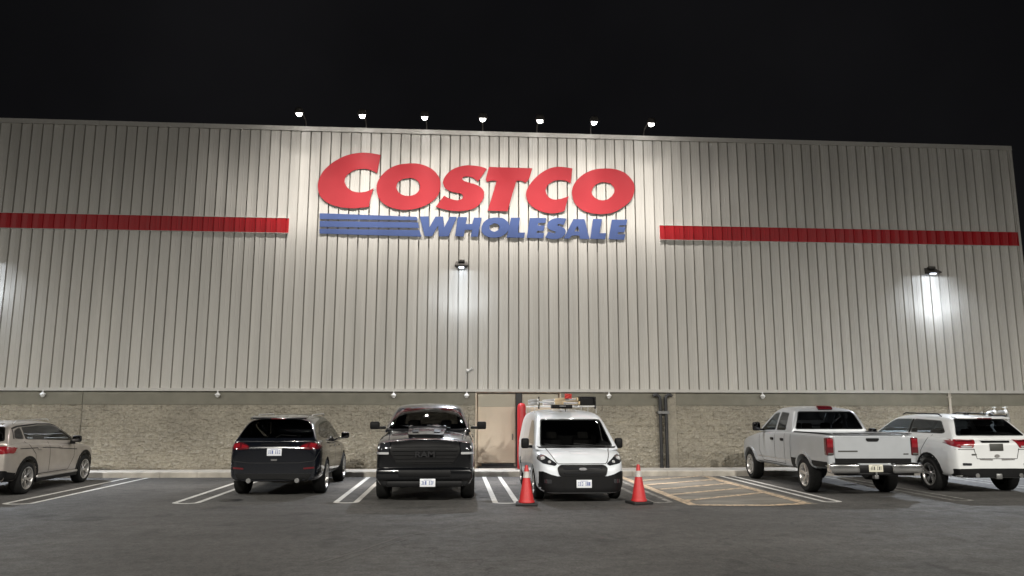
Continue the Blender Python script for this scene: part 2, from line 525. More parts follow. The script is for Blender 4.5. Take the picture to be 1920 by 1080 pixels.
# red stripe panels with their edge trims
yb = -.03
for pts, lab in (([(-300, 394), (541.5, 410.6), (541.5, 437.8), (-300, 424)], 'red stripe left of the sign'), ([(1237, 423.3), (1911, 434.8), (1913, 459), (1237, 450)], 'red stripe right of the sign')):
    x0, x1 = (XL, at(541.5, 424)[0]) if pts[0][0] < 0 else (at(1237, 437)[0], XR+.03)
    s = ribbed('red_stripe', x0, x1, 7.085, 7.535, yb, ['red_steel', 'red_groove'], wh, thick=.028, warp=False)
    s['label'] = lab
    mb = MB()
    mb.box(x0, x1, -.036, -.001, 7.537, 7.551); mb.box(x0, x1, -.036, -.001, 7.069, 7.083)
    mb.build('stripe_edge', 'cream_trim', s)

# ------------------------------------------------------------------ wall sign
YS = -.024
def Lp(pts, ox, oy, s):
    return [at(ox+u/s, oy+v/s, YS) for u, v in pts]
A = lambda p: Lp(p, 580, 270, 5.4)
B = lambda p: Lp(p, 880, 290, 5.818)
C1 = lambda p: Lp(p, 590, 280, 9)
WZ = lambda p: Lp(p, 780, 395, 9.6)
PX = lambda p: Lp(p, 0, 0, 1)
sign = empty('red_sign', 'large slanted red capital letters across the upper wall, first letter biggest', 'sign', (0, 0, 0))
def letter(parent, outer, holes, mats, lab=None, y0=YS, sm=True, sharp=38):
    o = smooth_loop(outer, 4, sharp) if sm else outer
    hs = [smooth_loop(h, 4, sharp) if sm else h for h in holes]
    ob = slab('letter', o, hs, y0, -.012, mats, parent)
    if lab: ob['label'] = lab
    return ob
RM, BM_ = ['sign_red', 'sign_red_side'], ['sign_blue', 'sign_blue_side']
letter(sign, C1([(1115, 95), (960, 65), (800, 55), (640, 75), (500, 115), (380, 175), (260, 255), (160, 350), (95, 450), (58, 560), (55, 660), (75, 755), (130, 832), (230, 910), (380, 965), (560, 992), (720, 992), (915, 968), (950, 800), (1000, 650), (930, 690), (840, 718), (740, 724), (640, 705), (570, 660), (525, 600), (508, 520), (530, 455), (590, 400), (660, 355), (740, 335), (850, 330), (960, 355), (1050, 408)]), [], RM, 'first and largest letter C')
letter(sign, A([(1035, 195), (1130, 205), (1220, 240), (1290, 300), (1325, 370), (1325, 450), (1295, 530), (1215, 600), (1100, 650), (960, 668), (850, 650), (760, 610), (705, 550), (680, 470), (690, 390), (730, 320), (800, 255), (900, 210)]), [A([(1010, 345), (1070, 355), (1110, 395), (1120, 440), (1095, 490), (1040, 520), (970, 522), (910, 495), (882, 445), (890, 400), (930, 362)])], RM, 'first letter O')
letter(sign, PX([(912.7, 316.6), (900, 312), (876.3, 309.8), (857.8, 313.5), (844.8, 320), (834.5, 331), (830.4, 342.2), (834.6, 352.4), (845, 359), (858, 361.8), (866, 364), (868.5, 368), (867, 372), (857.8, 375.6), (844.8, 372.8), (832.8, 366.7), (817, 387.6), (835.6, 393.1), (854, 395.9), (876.3, 394.4), (890, 390), (900, 381.8), (906.5, 371.5), (907.5, 360.5), (902.3, 351.9), (892, 346), (880, 342.5), (870.7, 339.4), (866.5, 336), (868, 332.3), (875, 330.8), (886, 333), (896.3, 340.7)]), [], RM, 'letter S')
letter(sign, B([(215, 133), (688, 148), (652, 262), (615, 308), (575, 285), (515, 285), (470, 430), (418, 618), (200, 610), (255, 430), (298, 285), (240, 283), (192, 298), (178, 268)]), [], RM, 'letter T', sm=False)
letter(sign, B([(1125, 150), (1030, 135), (930, 135), (840, 165), (750, 225), (670, 310), (625, 390), (620, 460), (650, 530), (720, 590), (820, 630), (930, 640), (1040, 612), (1060, 530), (1085, 452), (1010, 478), (930, 490), (870, 465), (835, 410), (840, 360), (880, 310), (950, 280), (1030, 280), (1105, 312)]), [], RM, 'smaller letter C')
letter(sign, B([(1490, 150), (1600, 160), (1700, 200), (1770, 270), (1802, 340), (1795, 420), (1760, 500), (1680, 570), (1570, 630), (1440, 648), (1310, 635), (1210, 590), (1145, 520), (1120, 430), (1130, 350), (1180, 270), (1260, 205), (1370, 160)]), [B([(1460, 300), (1540, 315), (1580, 360), (1580, 410), (1540, 465), (1480, 495), (1410, 490), (1355, 455), (1335, 410), (1350, 360), (1390, 320)])], RM, 'last letter O')
YS2 = YS
sign2 = empty('blue_sign', 'blue lower sign with three long bars followed by slanted blue capital letters', 'sign', (0, 0, 0))
for pts, ym in ((((105, 700), (1088, 737), (1100, 772), (105, 760)), 0), (((104, 780), (1103, 794), (1112, 850), (104, 838)), 0), (((103, 858), (1116, 872), (1138, 938), (103, 906)), 0)):
    slab('bar', A(pts), [], YS, -.012, BM_, sign2)
letter(sign2, WZ([(68, 105), (228, 100), (243, 295), (352, 105), (488, 105), (508, 300), (608, 110), (738, 112), (585, 462), (413, 462), (395, 270), (290, 462), (153, 457)]), [], BM_, 'letter W', sm=False)
letter(sign2, WZ([(752, 115), (918, 115), (893, 240), (1012, 240), (1045, 125), (1182, 125), (1112, 468), (985, 466), (1012, 345), (885, 345), (850, 467), (703, 457)]), [], BM_, 'letter H', y0=YS-.003, sm=False)
letter(sign2, WZ([(1440, 125), (1560, 135), (1650, 200), (1682, 270), (1662, 350), (1600, 425), (1500, 477), (1400, 487), (1290, 472), (1200, 410), (1176, 340), (1195, 250), (1250, 180), (1340, 135)]), [WZ([(1410, 225), (1480, 245), (1505, 290), (1480, 350), (1420, 380), (1360, 365), (1320, 320), (1330, 265)])], BM_, 'letter O', y0=YS-.006)
letter(sign2, B([(455, 688), (552, 688), (530, 850), (606, 850), (597, 907), (408, 905)]), [], BM_, 'first letter L', y0=YS-.009, sm=False)
letter(sign2, B([(660, 690), (840, 690), (830, 745), (752, 745), (747, 773), (822, 773), (810, 830), (738, 830), (734, 855), (817, 855), (806, 912), (626, 907)]), [], BM_, 'first letter E', sm=False)
letter(sign2, B([(1058, 698), (1010, 692), (960, 690), (905, 702), (862, 735), (848, 775), (862, 806), (895, 826), (930, 835), (945, 846), (930, 858), (895, 852), (862, 840), (828, 902), (880, 918), (950, 920), (1015, 900), (1048, 858), (1048, 818), (1015, 792), (975, 778), (958, 768), (966, 756), (990, 756), (1030, 768)]), [], BM_, 'letter S', y0=YS-.003)
letter(sign2, B([(1135, 703), (1257, 703), (1312, 922), (1210, 918), (1197, 882), (1122, 882), (1090, 915), (1030, 914)]), [B([(1178, 775), (1200, 838), (1146, 838)])], BM_, 'letter A', y0=YS-.006, sm=False)
letter(sign2, B([(1350, 703), (1447, 703), (1420, 857), (1492, 857), (1480, 922), (1318, 917)]), [], BM_, 'last letter L', y0=YS-.009, sm=False)
letter(sign2, B([(1555, 708), (1724, 708), (1710, 770), (1640, 770), (1634, 790), (1706, 790), (1692, 846), (1624, 846), (1618, 870), (1702, 870), (1690, 927), (1520, 922)]), [], BM_, 'last letter E', sm=False)

# ------------------------------------------------------------------ lamps
def lamp_nodes(ld, build):
    ld.use_nodes = True
    nt = ld.node_tree
    em = nt.nodes['Emission']
    g = nt.nodes.new('ShaderNodeNewGeometry')
    sx = nt.nodes.new('ShaderNodeSeparateXYZ')
    nt.links.new(g.outputs['Incoming'], sx.inputs[0])
    def M(op, a, b=None):
        n = nt.nodes.new('ShaderNodeMath'); n.operation = op
        for i, q in enumerate((a, b)):
            if q is None: continue
            if isinstance(q, (int, float)): n.inputs[i].default_value = q
            else: nt.links.new(q, n.inputs[i])
        return n.outputs[0]
    nt.links.new(build(M, sx.outputs[0], sx.outputs[1], sx.outputs[2]), em.inputs['Strength'])
def point(name, loc, energy, color, radius, parent, build=None, spot=None):
    ld = bpy.data.lights.new(name, 'SPOT' if spot else 'POINT')
    ld.energy, ld.color, ld.shadow_soft_size = energy, color, radius
    if spot:
        ld.spot_size, ld.spot_blend = R(spot[0]), spot[1]
    if build: lamp_nodes(ld, build)
    o = bpy.data.objects.new(name, ld)
    o.location = loc
    if spot: o.rotation_euler = spot[2]
    COL.objects.link(o)
    o.parent = parent
    return o
SIGN_W, PACK_W, LOT_W = 1250, 110, 26000
def wash(M, x, y, z):
    """sign-lighter optics: even wash down the wall, narrow sideways"""
    ay = M('MAXIMUM', M('ABSOLUTE', y), .01)
    i = M('MINIMUM', M('DIVIDE', .02, M('POWER', ay, 3)), M('MULTIPLY', M('POWER', ay, 1), .02/.24**4))
    i = M('MULTIPLY', i, M('MINIMUM', 1, M('POWER', M('DIVIDE', .60, ay), 3)))
    side = M('POWER', M('MAXIMUM', M('SUBTRACT', 1, M('MULTIPLY', M('ABSOLUTE', x), .98)), 0), 1.15)
    return M('MULTIPLY', i, side)
names = ['left of the first big red letter, leftmost', 'above the first big red letter C', 'above the first red letter O', 'above the red letter S', 'above the gap between the red T and C', 'above the last red letter O', 'right of the last red letter, rightmost']
FX = [-4.7, -2.86, -.99, .76, 2.47, 4.19, 5.9]
HX = [-4.74, -2.88, -1.02, .73, 2.47, 4.14, 5.92]
for i, (bx, hx) in enumerate(zip(FX, HX)):
    fl = empty('floodlight', 'bright roof-edge floodlight ' + names[i], 'floodlight', (bx, 0, 10.45), 0, 'floodlights along the roof edge above the sign')
    dx = hx-bx
    mb = MB()
    mb.tube([(0, .08, -.005), (0, .06, .12), (dx*.3, -.05, .22), (dx*.7, -.4, .25), (dx, -.78, .20)], .02, 8)
    mb.rbox((0, .08, .0), (.16, .14, .012), .004)
    mb.build('arm', 'bronze', fl, 40)
    ax = Vector((0, .42, -.9)).normalized()
    rot = ax.to_track_quat('Z', 'Y').to_matrix().to_4x4()
    hc = Vector((dx, -.84, .14))
    mb = MB()
    mb.lathe([(.03, -.14), (.09, -.12), (.13, -.04), (.15, .02), (.145, .025), (.13, .0), (0, .0)], 16, Matrix.Translation(hc) @ rot, close=False)
    mb.build('housing', 'bronze', fl, 40)
    mb = MB()
    mb.lathe([(.092, .0), (.09, .05), (.075, .095), (.045, .125), (.0, .135)], 16, Matrix.Translation(hc) @ rot, close=False)
    mb.build('lens', 'lens_white', fl, 60)
    point('lamp', hc + ax*.2, SIGN_W, (1, .945, .885), .06, fl, wash)

def fan(M, x, y, z):
    """wall-light optics: a fan down the wall plus a softer pool on the ground, nothing upwards"""
    ay = M('MAXIMUM', M('ABSOLUTE', y), .01)
    i = M('MINIMUM', M('DIVIDE', .02, M('POWER', ay, 3)), M('MULTIPLY', ay, .02/.33**4))
    side = M('POWER', M('MAXIMUM', M('SUBTRACT', 1, M('MULTIPLY', M('ABSOLUTE', x), 1.08)), 0), .9)
    dn = M('MAXIMUM', M('MULTIPLY', z, -1), 0)
    out = M('MAXIMUM', M('MINIMUM', M('MULTIPLY', M('SUBTRACT', .10, y), 10), 1), 0)
    pool = M('MULTIPLY', M('MULTIPLY', M('POWER', dn, 2), 30), out)
    return M('ADD', M('MULTIPLY', M('MULTIPLY', M('MULTIPLY', i, 6.2), side), M('MINIMUM', M('MULTIPLY', dn, 10), 1)), pool)
def wall_pack(loc, lab, power, rz=0, lit=True):
    wp = empty('wall_light', lab, 'wall light', loc, rz, 'shielded lights on the warehouse wall')
    mb = MB()
    # wedge-shaped hood: sloping top, open underside
    vs = [(-.17, -.005, .16), (.17, -.005, .16), (.2, -.30, .0), (-.2, -.30, .0), (-.17, -.005, -.03), (.17, -.005, -.03), (.2, -.30, -.05), (-.2, -.30, -.05)]
    mb.add(vs, [(0, 1, 2, 3), (3, 2, 6, 7), (0, 3, 7, 4), (1, 5, 6, 2), (0, 4, 5, 1)])
    mb.rbox((0, -.1, .145), (.2, .16, .09), .02)
    mb.build('hood', 'bronze' if lit else 'grey_steel', wp)
    mb = MB(); mb.rbox((0, -.17, -.05), (.16, .14, .05), .02)
    mb.build('lens', 'lens_blue' if lit else 'white_plastic', wp)
    if lit:
        point('lamp', (0, -.42, -.08), power, (.82, .895, 1), .05, wp, fan)
    return wp
wall_pack((.14, -.012, 6.13), 'lit hooded wall light below the blue letters, above the dark pickup and van', PACK_W*.6)
wall_pack((15.0, -.012, 6.15), 'lit hooded wall light under the right red stripe with a wide fan of light', PACK_W*1.25)
wall_pack((-13.75, -.012, 6.14), 'lit hooded wall light at the left picture edge', PACK_W*1.3)
wall_pack((XR+.0, .25, 6.1), 'unlit grey hooded light on the corner at the right picture edge', 0, R(90), False)

def lot(M, x, y, z):
    """car-park luminaire optics: even light on the ground, cut off near the horizontal"""
    c = M('MAXIMUM', M('ABSOLUTE', z), .004)
    return M('MULTIPLY', M('MINIMUM', M('ADD', M('MULTIPLY', M('POWER', c, 1.8), 2.08), .035), M('DIVIDE', .048, M('POWER', c, 3))), 1)
for x in (-22, -7, 9, 24):
    point('lot_lamp', (x, -27, 11), LOT_W, (1, .96, .875), .25, None, lot)

# ------------------------------------------------------------------ small things on the wall
hooks = [(80, 740, 'below the flashing, leftmost, above the beige car'), (408, 739, 'below the flashing, left of the dark blue car'), (738, 736, 'below the flashing, above the dark pickup'), (1142, 739, 'below the flashing, right of the white van rack'), (1430, 742, 'below the flashing, left of the white pickup cab')]
def hook(x, lab, first=[None]):
    if first[0] is None:
        o = empty('hanging_fixture', lab, 'wall fixture', (x, -.09, 2.365), 0, 'small white fixtures hanging under the wall flashing')
        mb = MB(); mb.tube([(0, 0, .02), (0, 0, -.05)], .018, 8); mb.build('stem', 'white_plastic', o, 40)
        mb = MB(); mb.lathe([(.022, -.04), (.035, -.06), (.075, -.095), (.08, -.11), (.065, -.12), (.05, -.16), (.022, -.185), (0, -.19)], 14, None, close=False)
        mb.build('shade', 'white_plastic', o, 40)
        first[0] = o
        return o
    o = copy_tree(first[0]); o.location.x = x; o['label'] = lab
    return o
for px, py, lab in hooks:
    hook(at(px, py, -.09)[0], 'small white fixture hanging ' + lab)
hook(at(875, 742, -.09)[0], 'small white fixture hanging at the foot of the thin conduit beside the door')
c = empty('security_camera', 'small white camera on the panel above the door with a thin conduit below', 'camera', (.36, -.01, 2.97))
mb = MB(); mb.rbox((.0, -.02, .02), (.09, .05, .1), .015); mb.tube([(-.045, -.02, -.02), (-.045, -.02, -.56)], .014, 8); mb.build('conduit', 'white_plastic', c, 40)
mb = MB(); mb.lathe([(0, -.09), (.035, -.085), (.04, -.05), (.04, .08), (.045, .1), (0, .1)], 12, Matrix.Translation((.06, -.1, .03)) @ Matrix.Rotation(R(60), 4, 'Y'), close=False); mb.build('camera_body', 'galv', c, 40)

dp = empty('standpipe', 'pair of dark steel pipes up the block wall right of the van, elbows turned outward', 'pipe', (6.22, 0, .15))
for s, x in ((-1, -.085), (1, .085)):
    mb = MB()
    mb.tube([(x, -.09, 0), (x, -.09, 1.6), (x, -.09, 2.0), (x+s*.02, -.09, 2.08), (x+s*.07, -.085, 2.13), (x+s*.14, -.08, 2.14), (x+s*.2, -.08, 2.1)], .05, 12)
    mb.lathe([(.062, 0), (.062, .06), (.05, .065)], 12, Matrix.Translation((x, -.09, .0)))
    mb.build('pipe', 'dark_steel', dp, 40)
mb = MB(); mb.box(-.17, .17, -.155, .03, 1.58, 1.66); mb.build('bracket', 'grey_steel', dp)
bo = empty('bollard', 'tall red round steel guard post between the doors beside the white van', 'bollard', (1.94, -.38, .15))
mb = MB(); mb.lathe([(.125, 0), (.125, 1.76), (.115, 1.82), (.08, 1.87), (.0, 1.89)], 24, None, close=False); mb.build('post', 'bollard_red', bo, 50)
mb = MB(); mb.lathe([(.0, .0), (.19, .001), (.19, .015), (.127, .018)], 24, None, close=False); mb.build('base_plate', 'grey_steel', bo, 40)
cd = empty('conduit_pipe', 'pale vertical conduit on the block wall behind the white car roof', 'pipe', (15.28, 0, .15))
mb = MB(); mb.tube([(0, -.03, 0), (0, -.03, 2.27)], .045, 10)
for z in (.5, 1.4, 2.1): mb.rbox((0, -.02, z), (.15, .05, .03), .006)
mb.build('pipe', 'concrete', cd, 40)
vp = empty('valve_pipe', 'white and silver valve piping on the wall showing over the white car roof', 'pipe', (16.55, -.3, .15))
mb = MB(); mb.tube([(-.3, 0, 0), (-.3, 0, 1.55), (-.26, 0, 1.62), (-.18, 0, 1.64), (.3, 0, 1.64), (.36, 0, 1.60), (.37, 0, 1.5), (.37, 0, 0)], .05, 12); mb.build('pipe', 'galv', vp, 40)
for x in (-.05, .3):
    mb = MB(); mb.lathe([(.06, -.05), (.075, 0), (.06, .05), (.03, .07), (.03, .13), (.07, .14), (.07, .155), (0, .16)], 12, Matrix.Translation((x, 0, 1.64)), close=False)
    mb.build('valve', 'white_plastic', vp, 40)
mb = MB(); mb.rbox((.05, 0, 1.5), (.45, .12, .12), .03); mb.build('meter_box', 'dark_steel', vp)

# traffic cones
def make_cone(x, y, lab):
    o = empty('traffic_cone', lab, 'traffic cone', (x, y, 0), random.uniform(-.3, .3), 'traffic cones in front of the white van')
    mb = MB()
    mb.rbox((0, 0, .028), (.42, .42, .05), .02)
    for sx in (-1, 1):
        for sy in (-1, 1): mb.rbox((sx*.17, sy*.17, .012), (.07, .07, .024), .006)
    mb.build('base', 'rubber', o, 40)
    mb = MB(); mb.lathe([(.155, .05), (.16, .075), (.14, .1), (.03, .745), (.022, .76), (.018, .755)], 28, None, close=False); mb.build('cone_body', 'cone_red', o, 50)
    def rr(z): return .14 - (z-.1)/.645*.11
    mb = MB(); mb.lathe([(rr(.52)+.001, .52), (rr(.52)+.004, .523), (rr(.64)+.004, .637), (rr(.64)+.001, .64)], 28, None, close=False); mb.build('collar', 'cone_white', o, 50)
    return o
cn = make_cone(1.42, -7.5, 'red traffic cone at the left front corner of the white van')
c2 = copy_tree(cn); c2.location = (3.67, -7.42, 0); c2.rotation_euler.z = .25
c2['label'] = 'red traffic cone right of the white van beside the hatched bay'

# ================================================================== vehicles
def paint_mat(name, col, metal=0., rough=.35, coat=.8, dirt=.12):
    return mat(name, col, rough, metal, .5, coat, var=dirt, scale=3)
paint_mat('paint_beige', (.42, .385, .35), .5, .36)
paint_mat('paint_navy', (.004, .005, .008), 0, .2, 1.)
paint_mat('paint_black', (.003, .0034, .0045), 0, .2, 1.)
paint_mat('car_white', (.70, .735, .78), 0, .35, .7, .06)
paint_mat('car_silver', (.45, .47, .495), .35, .38, .7, .06)
paint_mat('car_pearl', (.70, .715, .72), 0, .35, .7, .06)
mat('trim_black', (.006, .006, .0065), .5, spec=.18, var=.2)
mat('liner', (.004, .004, .004), .9, spec=.1)
mat('cabin_dark', (.02, .02, .021), .8, var=.3, scale=5)
mat('seat_cloth', (.035, .034, .033), .8, var=.2)
mat('chrome', (.78, .78, .78), .2, 1., rvar=.08)
mat('mirror_dark', (.10, .10, .105), .08, 1.)
mat('alloy', (.58, .57, .56), .3, .85, var=.08)
mat('alloy_dark', (.05, .05, .053), .35, .8)
mat('tyre', (.012, .012, .012), .8, spec=.2, var=.25, scale=12, bump=.2)
mat('disc', (.08, .08, .08), .5, .6)
mat('red_lens', (.22, .010, .016), .12, coat=1.)
mat('dark_red_lens', (.09, .006, .010), .12, coat=1.)
mat('clear_lens', (.42, .42, .43), .1, coat=1.)
mat('lamp_dark', (.02, .021, .024), .08, coat=1.)
mat('amber_lens', (.5, .14, .02), .2, coat=1.)
mat('plate_white', (.68, .70, .74), .4)
mat('plate_blue', (.06, .09, .28), .5)
mat('plate_dark', (.05, .05, .045), .5)
mat('plate_cream', (.62, .60, .50), .4)
mat('seam', (.01, .01, .01), .8)
mat('ladder_fibre', (.62, .47, .27), .5, var=.1)
mat('ladder_metal', (.6, .6, .6), .4, .4)
mat('rag', (.55, .06, .05), .8, var=.15)
def glass(name, trans, gl=(.9, .92, .95)):
    m = bpy.data.materials.new(name); m.use_nodes = True; MATS[name] = m
    nt = m.node_tree; nt.nodes.remove(nt.nodes['Principled BSDF'])
    out = nt.nodes['Material Output']
    t = nt.nodes.new('ShaderNodeBsdfTransparent'); t.inputs['Color'].default_value = (*trans, 1)
    g = nt.nodes.new('ShaderNodeBsdfGlossy'); g.inputs['Roughness'].default_value = .015; g.inputs['Color'].default_value = (*gl, 1)
    fr = nt.nodes.new('ShaderNodeFresnel'); fr.inputs['IOR'].default_value = 1.5
    mx = nt.nodes.new('ShaderNodeMixShader')
    nt.links.new(fr.outputs[0], mx.inputs[0]); nt.links.new(t.outputs[0], mx.inputs[1]); nt.links.new(g.outputs[0], mx.inputs[2])
    nt.links.new(mx.outputs[0], out.inputs['Surface'])
glass('glass_clear', (.62, .66, .66))
glass('glass_tint', (.34, .34, .33))
glass('glass_dark', (.16, .16, .16))

def evaluated(me, mods):
    """mesh after a stack of modifiers: list of (type, {settings})"""
    o = bpy.data.objects.new('tmp', me); COL.objects.link(o)
    for i, (t, kw) in enumerate(mods):
        m = o.modifiers.new(str(i), t)
        for k, v in kw.items(): setattr(m, k, v)
    bpy.context.view_layer.update()
    dg = bpy.context.evaluated_depsgraph_get()
    r = bpy.data.meshes.new_from_object(o.evaluated_get(dg))
    bpy.data.objects.remove(o)
    return r

def cutter(mb, index=1):
    me = bpy.data.meshes.new('cut'); me.from_pydata(mb.v, [], mb.f)
    me.materials.append(None); me.materials.append(None)
    bm = bmesh.new(); bm.from_mesh(me); bmesh.ops.recalc_face_normals(bm, faces=bm.faces); bm.to_mesh(me); bm.free()
    me.polygons.foreach_set('material_index', [index]*len(me.polygons))
    o = bpy.data.objects.new('cut', me); COL.objects.link(o)
    return o

def boolean(me, cutters, slf=False):
    mods = [('BOOLEAN', {'object': c, 'operation': 'DIFFERENCE', 'solver': 'EXACT', 'use_self': slf}) for c in cutters]
    r = evaluated(me, mods)
    for c in cutters: bpy.data.objects.remove(c)
    return r

def loft(stations, section):
    """closed cage: section(station) gives half ring points (x, z) from bottom centre to top centre"""
    rings = []
    for st in stations:
        h = section(st)
        ring = [(x, st[0], z) for x, z in h] + [(-x, st[0], z) for x, z in h[-2:0:-1]]
        rings.append(ring)
    n = len(rings[0]); k = (n+2)//2
    vs = [p for r in rings for p in r]
    fs = [(i*n+j, i*n+(j+1) % n, (i+1)*n+(j+1) % n, (i+1)*n+j) for i in range(len(rings)-1) for j in range(n)]
    for base in (0, (len(rings)-1)*n):       # end caps as strips between left and right
        L = list(range(k)); Rr = [0] + [n-i for i in range(1, k-1)] + [k-1]
        for i in range(k-1):
            q = [base+L[i], base+L[i+1], base+Rr[i+1], base+Rr[i]]
            q2 = []
            for v in q:
                if v not in q2: q2.append(v)
            fs.append(tuple(q2))
    me = bpy.data.meshes.new('loft'); me.from_pydata(vs, [], fs)
    bm = bmesh.new(); bm.from_mesh(me); bmesh.ops.recalc_face_normals(bm, faces=bm.faces); bm.to_mesh(me); bm.free()
    return me

def prism(poly, axis, a, b):
    """closed prism: poly in the other two coordinates, extruded from a to b along axis"""
    mb = MB(); n = len(poly)
    def P(p, t):
        return (t, p[0], p[1]) if axis == 'x' else ((p[0], t, p[1]) if axis == 'y' else (p[0], p[1], t))
    mb.add([P(p, a) for p in poly] + [P(p, b) for p in poly],
           [tuple(range(n)), tuple(range(2*n-1, n-1, -1))] + [(i, (i+1) % n, n+(i+1) % n, n+i) for i in range(n)])
    return mb

def rounded(poly, r=.05, n=4):
    out = []
    m = len(poly)
    for i in range(m):
        p = Vector(poly[i]); a = Vector(poly[i-1])-p; b = Vector(poly[(i+1) % m])-p
        d = min(r, a.length*.45, b.length*.45)
        p0, p1 = p+a.normalized()*d, p+b.normalized()*d
        for j in range(n+1):
            t = j/n
            out.append(tuple(p0*(1-t)**2 + p*2*t*(1-t) + p1*t**2))
    return out

def shrink(poly, d):
    c = sum((Vector(p) for p in poly), Vector((0, 0)))/len(poly)
    sx = max(abs(p[0]-c.x) for p in poly); sy = max(abs(p[1]-c.y) for p in poly)
    return [(c.x+(p[0]-c.x)*(1-d/sx), c.y+(p[1]-c.y)*(1-d/sy)) for p in poly]

def mirror(poly): return [(-x, z) for x, z in poly][::-1]

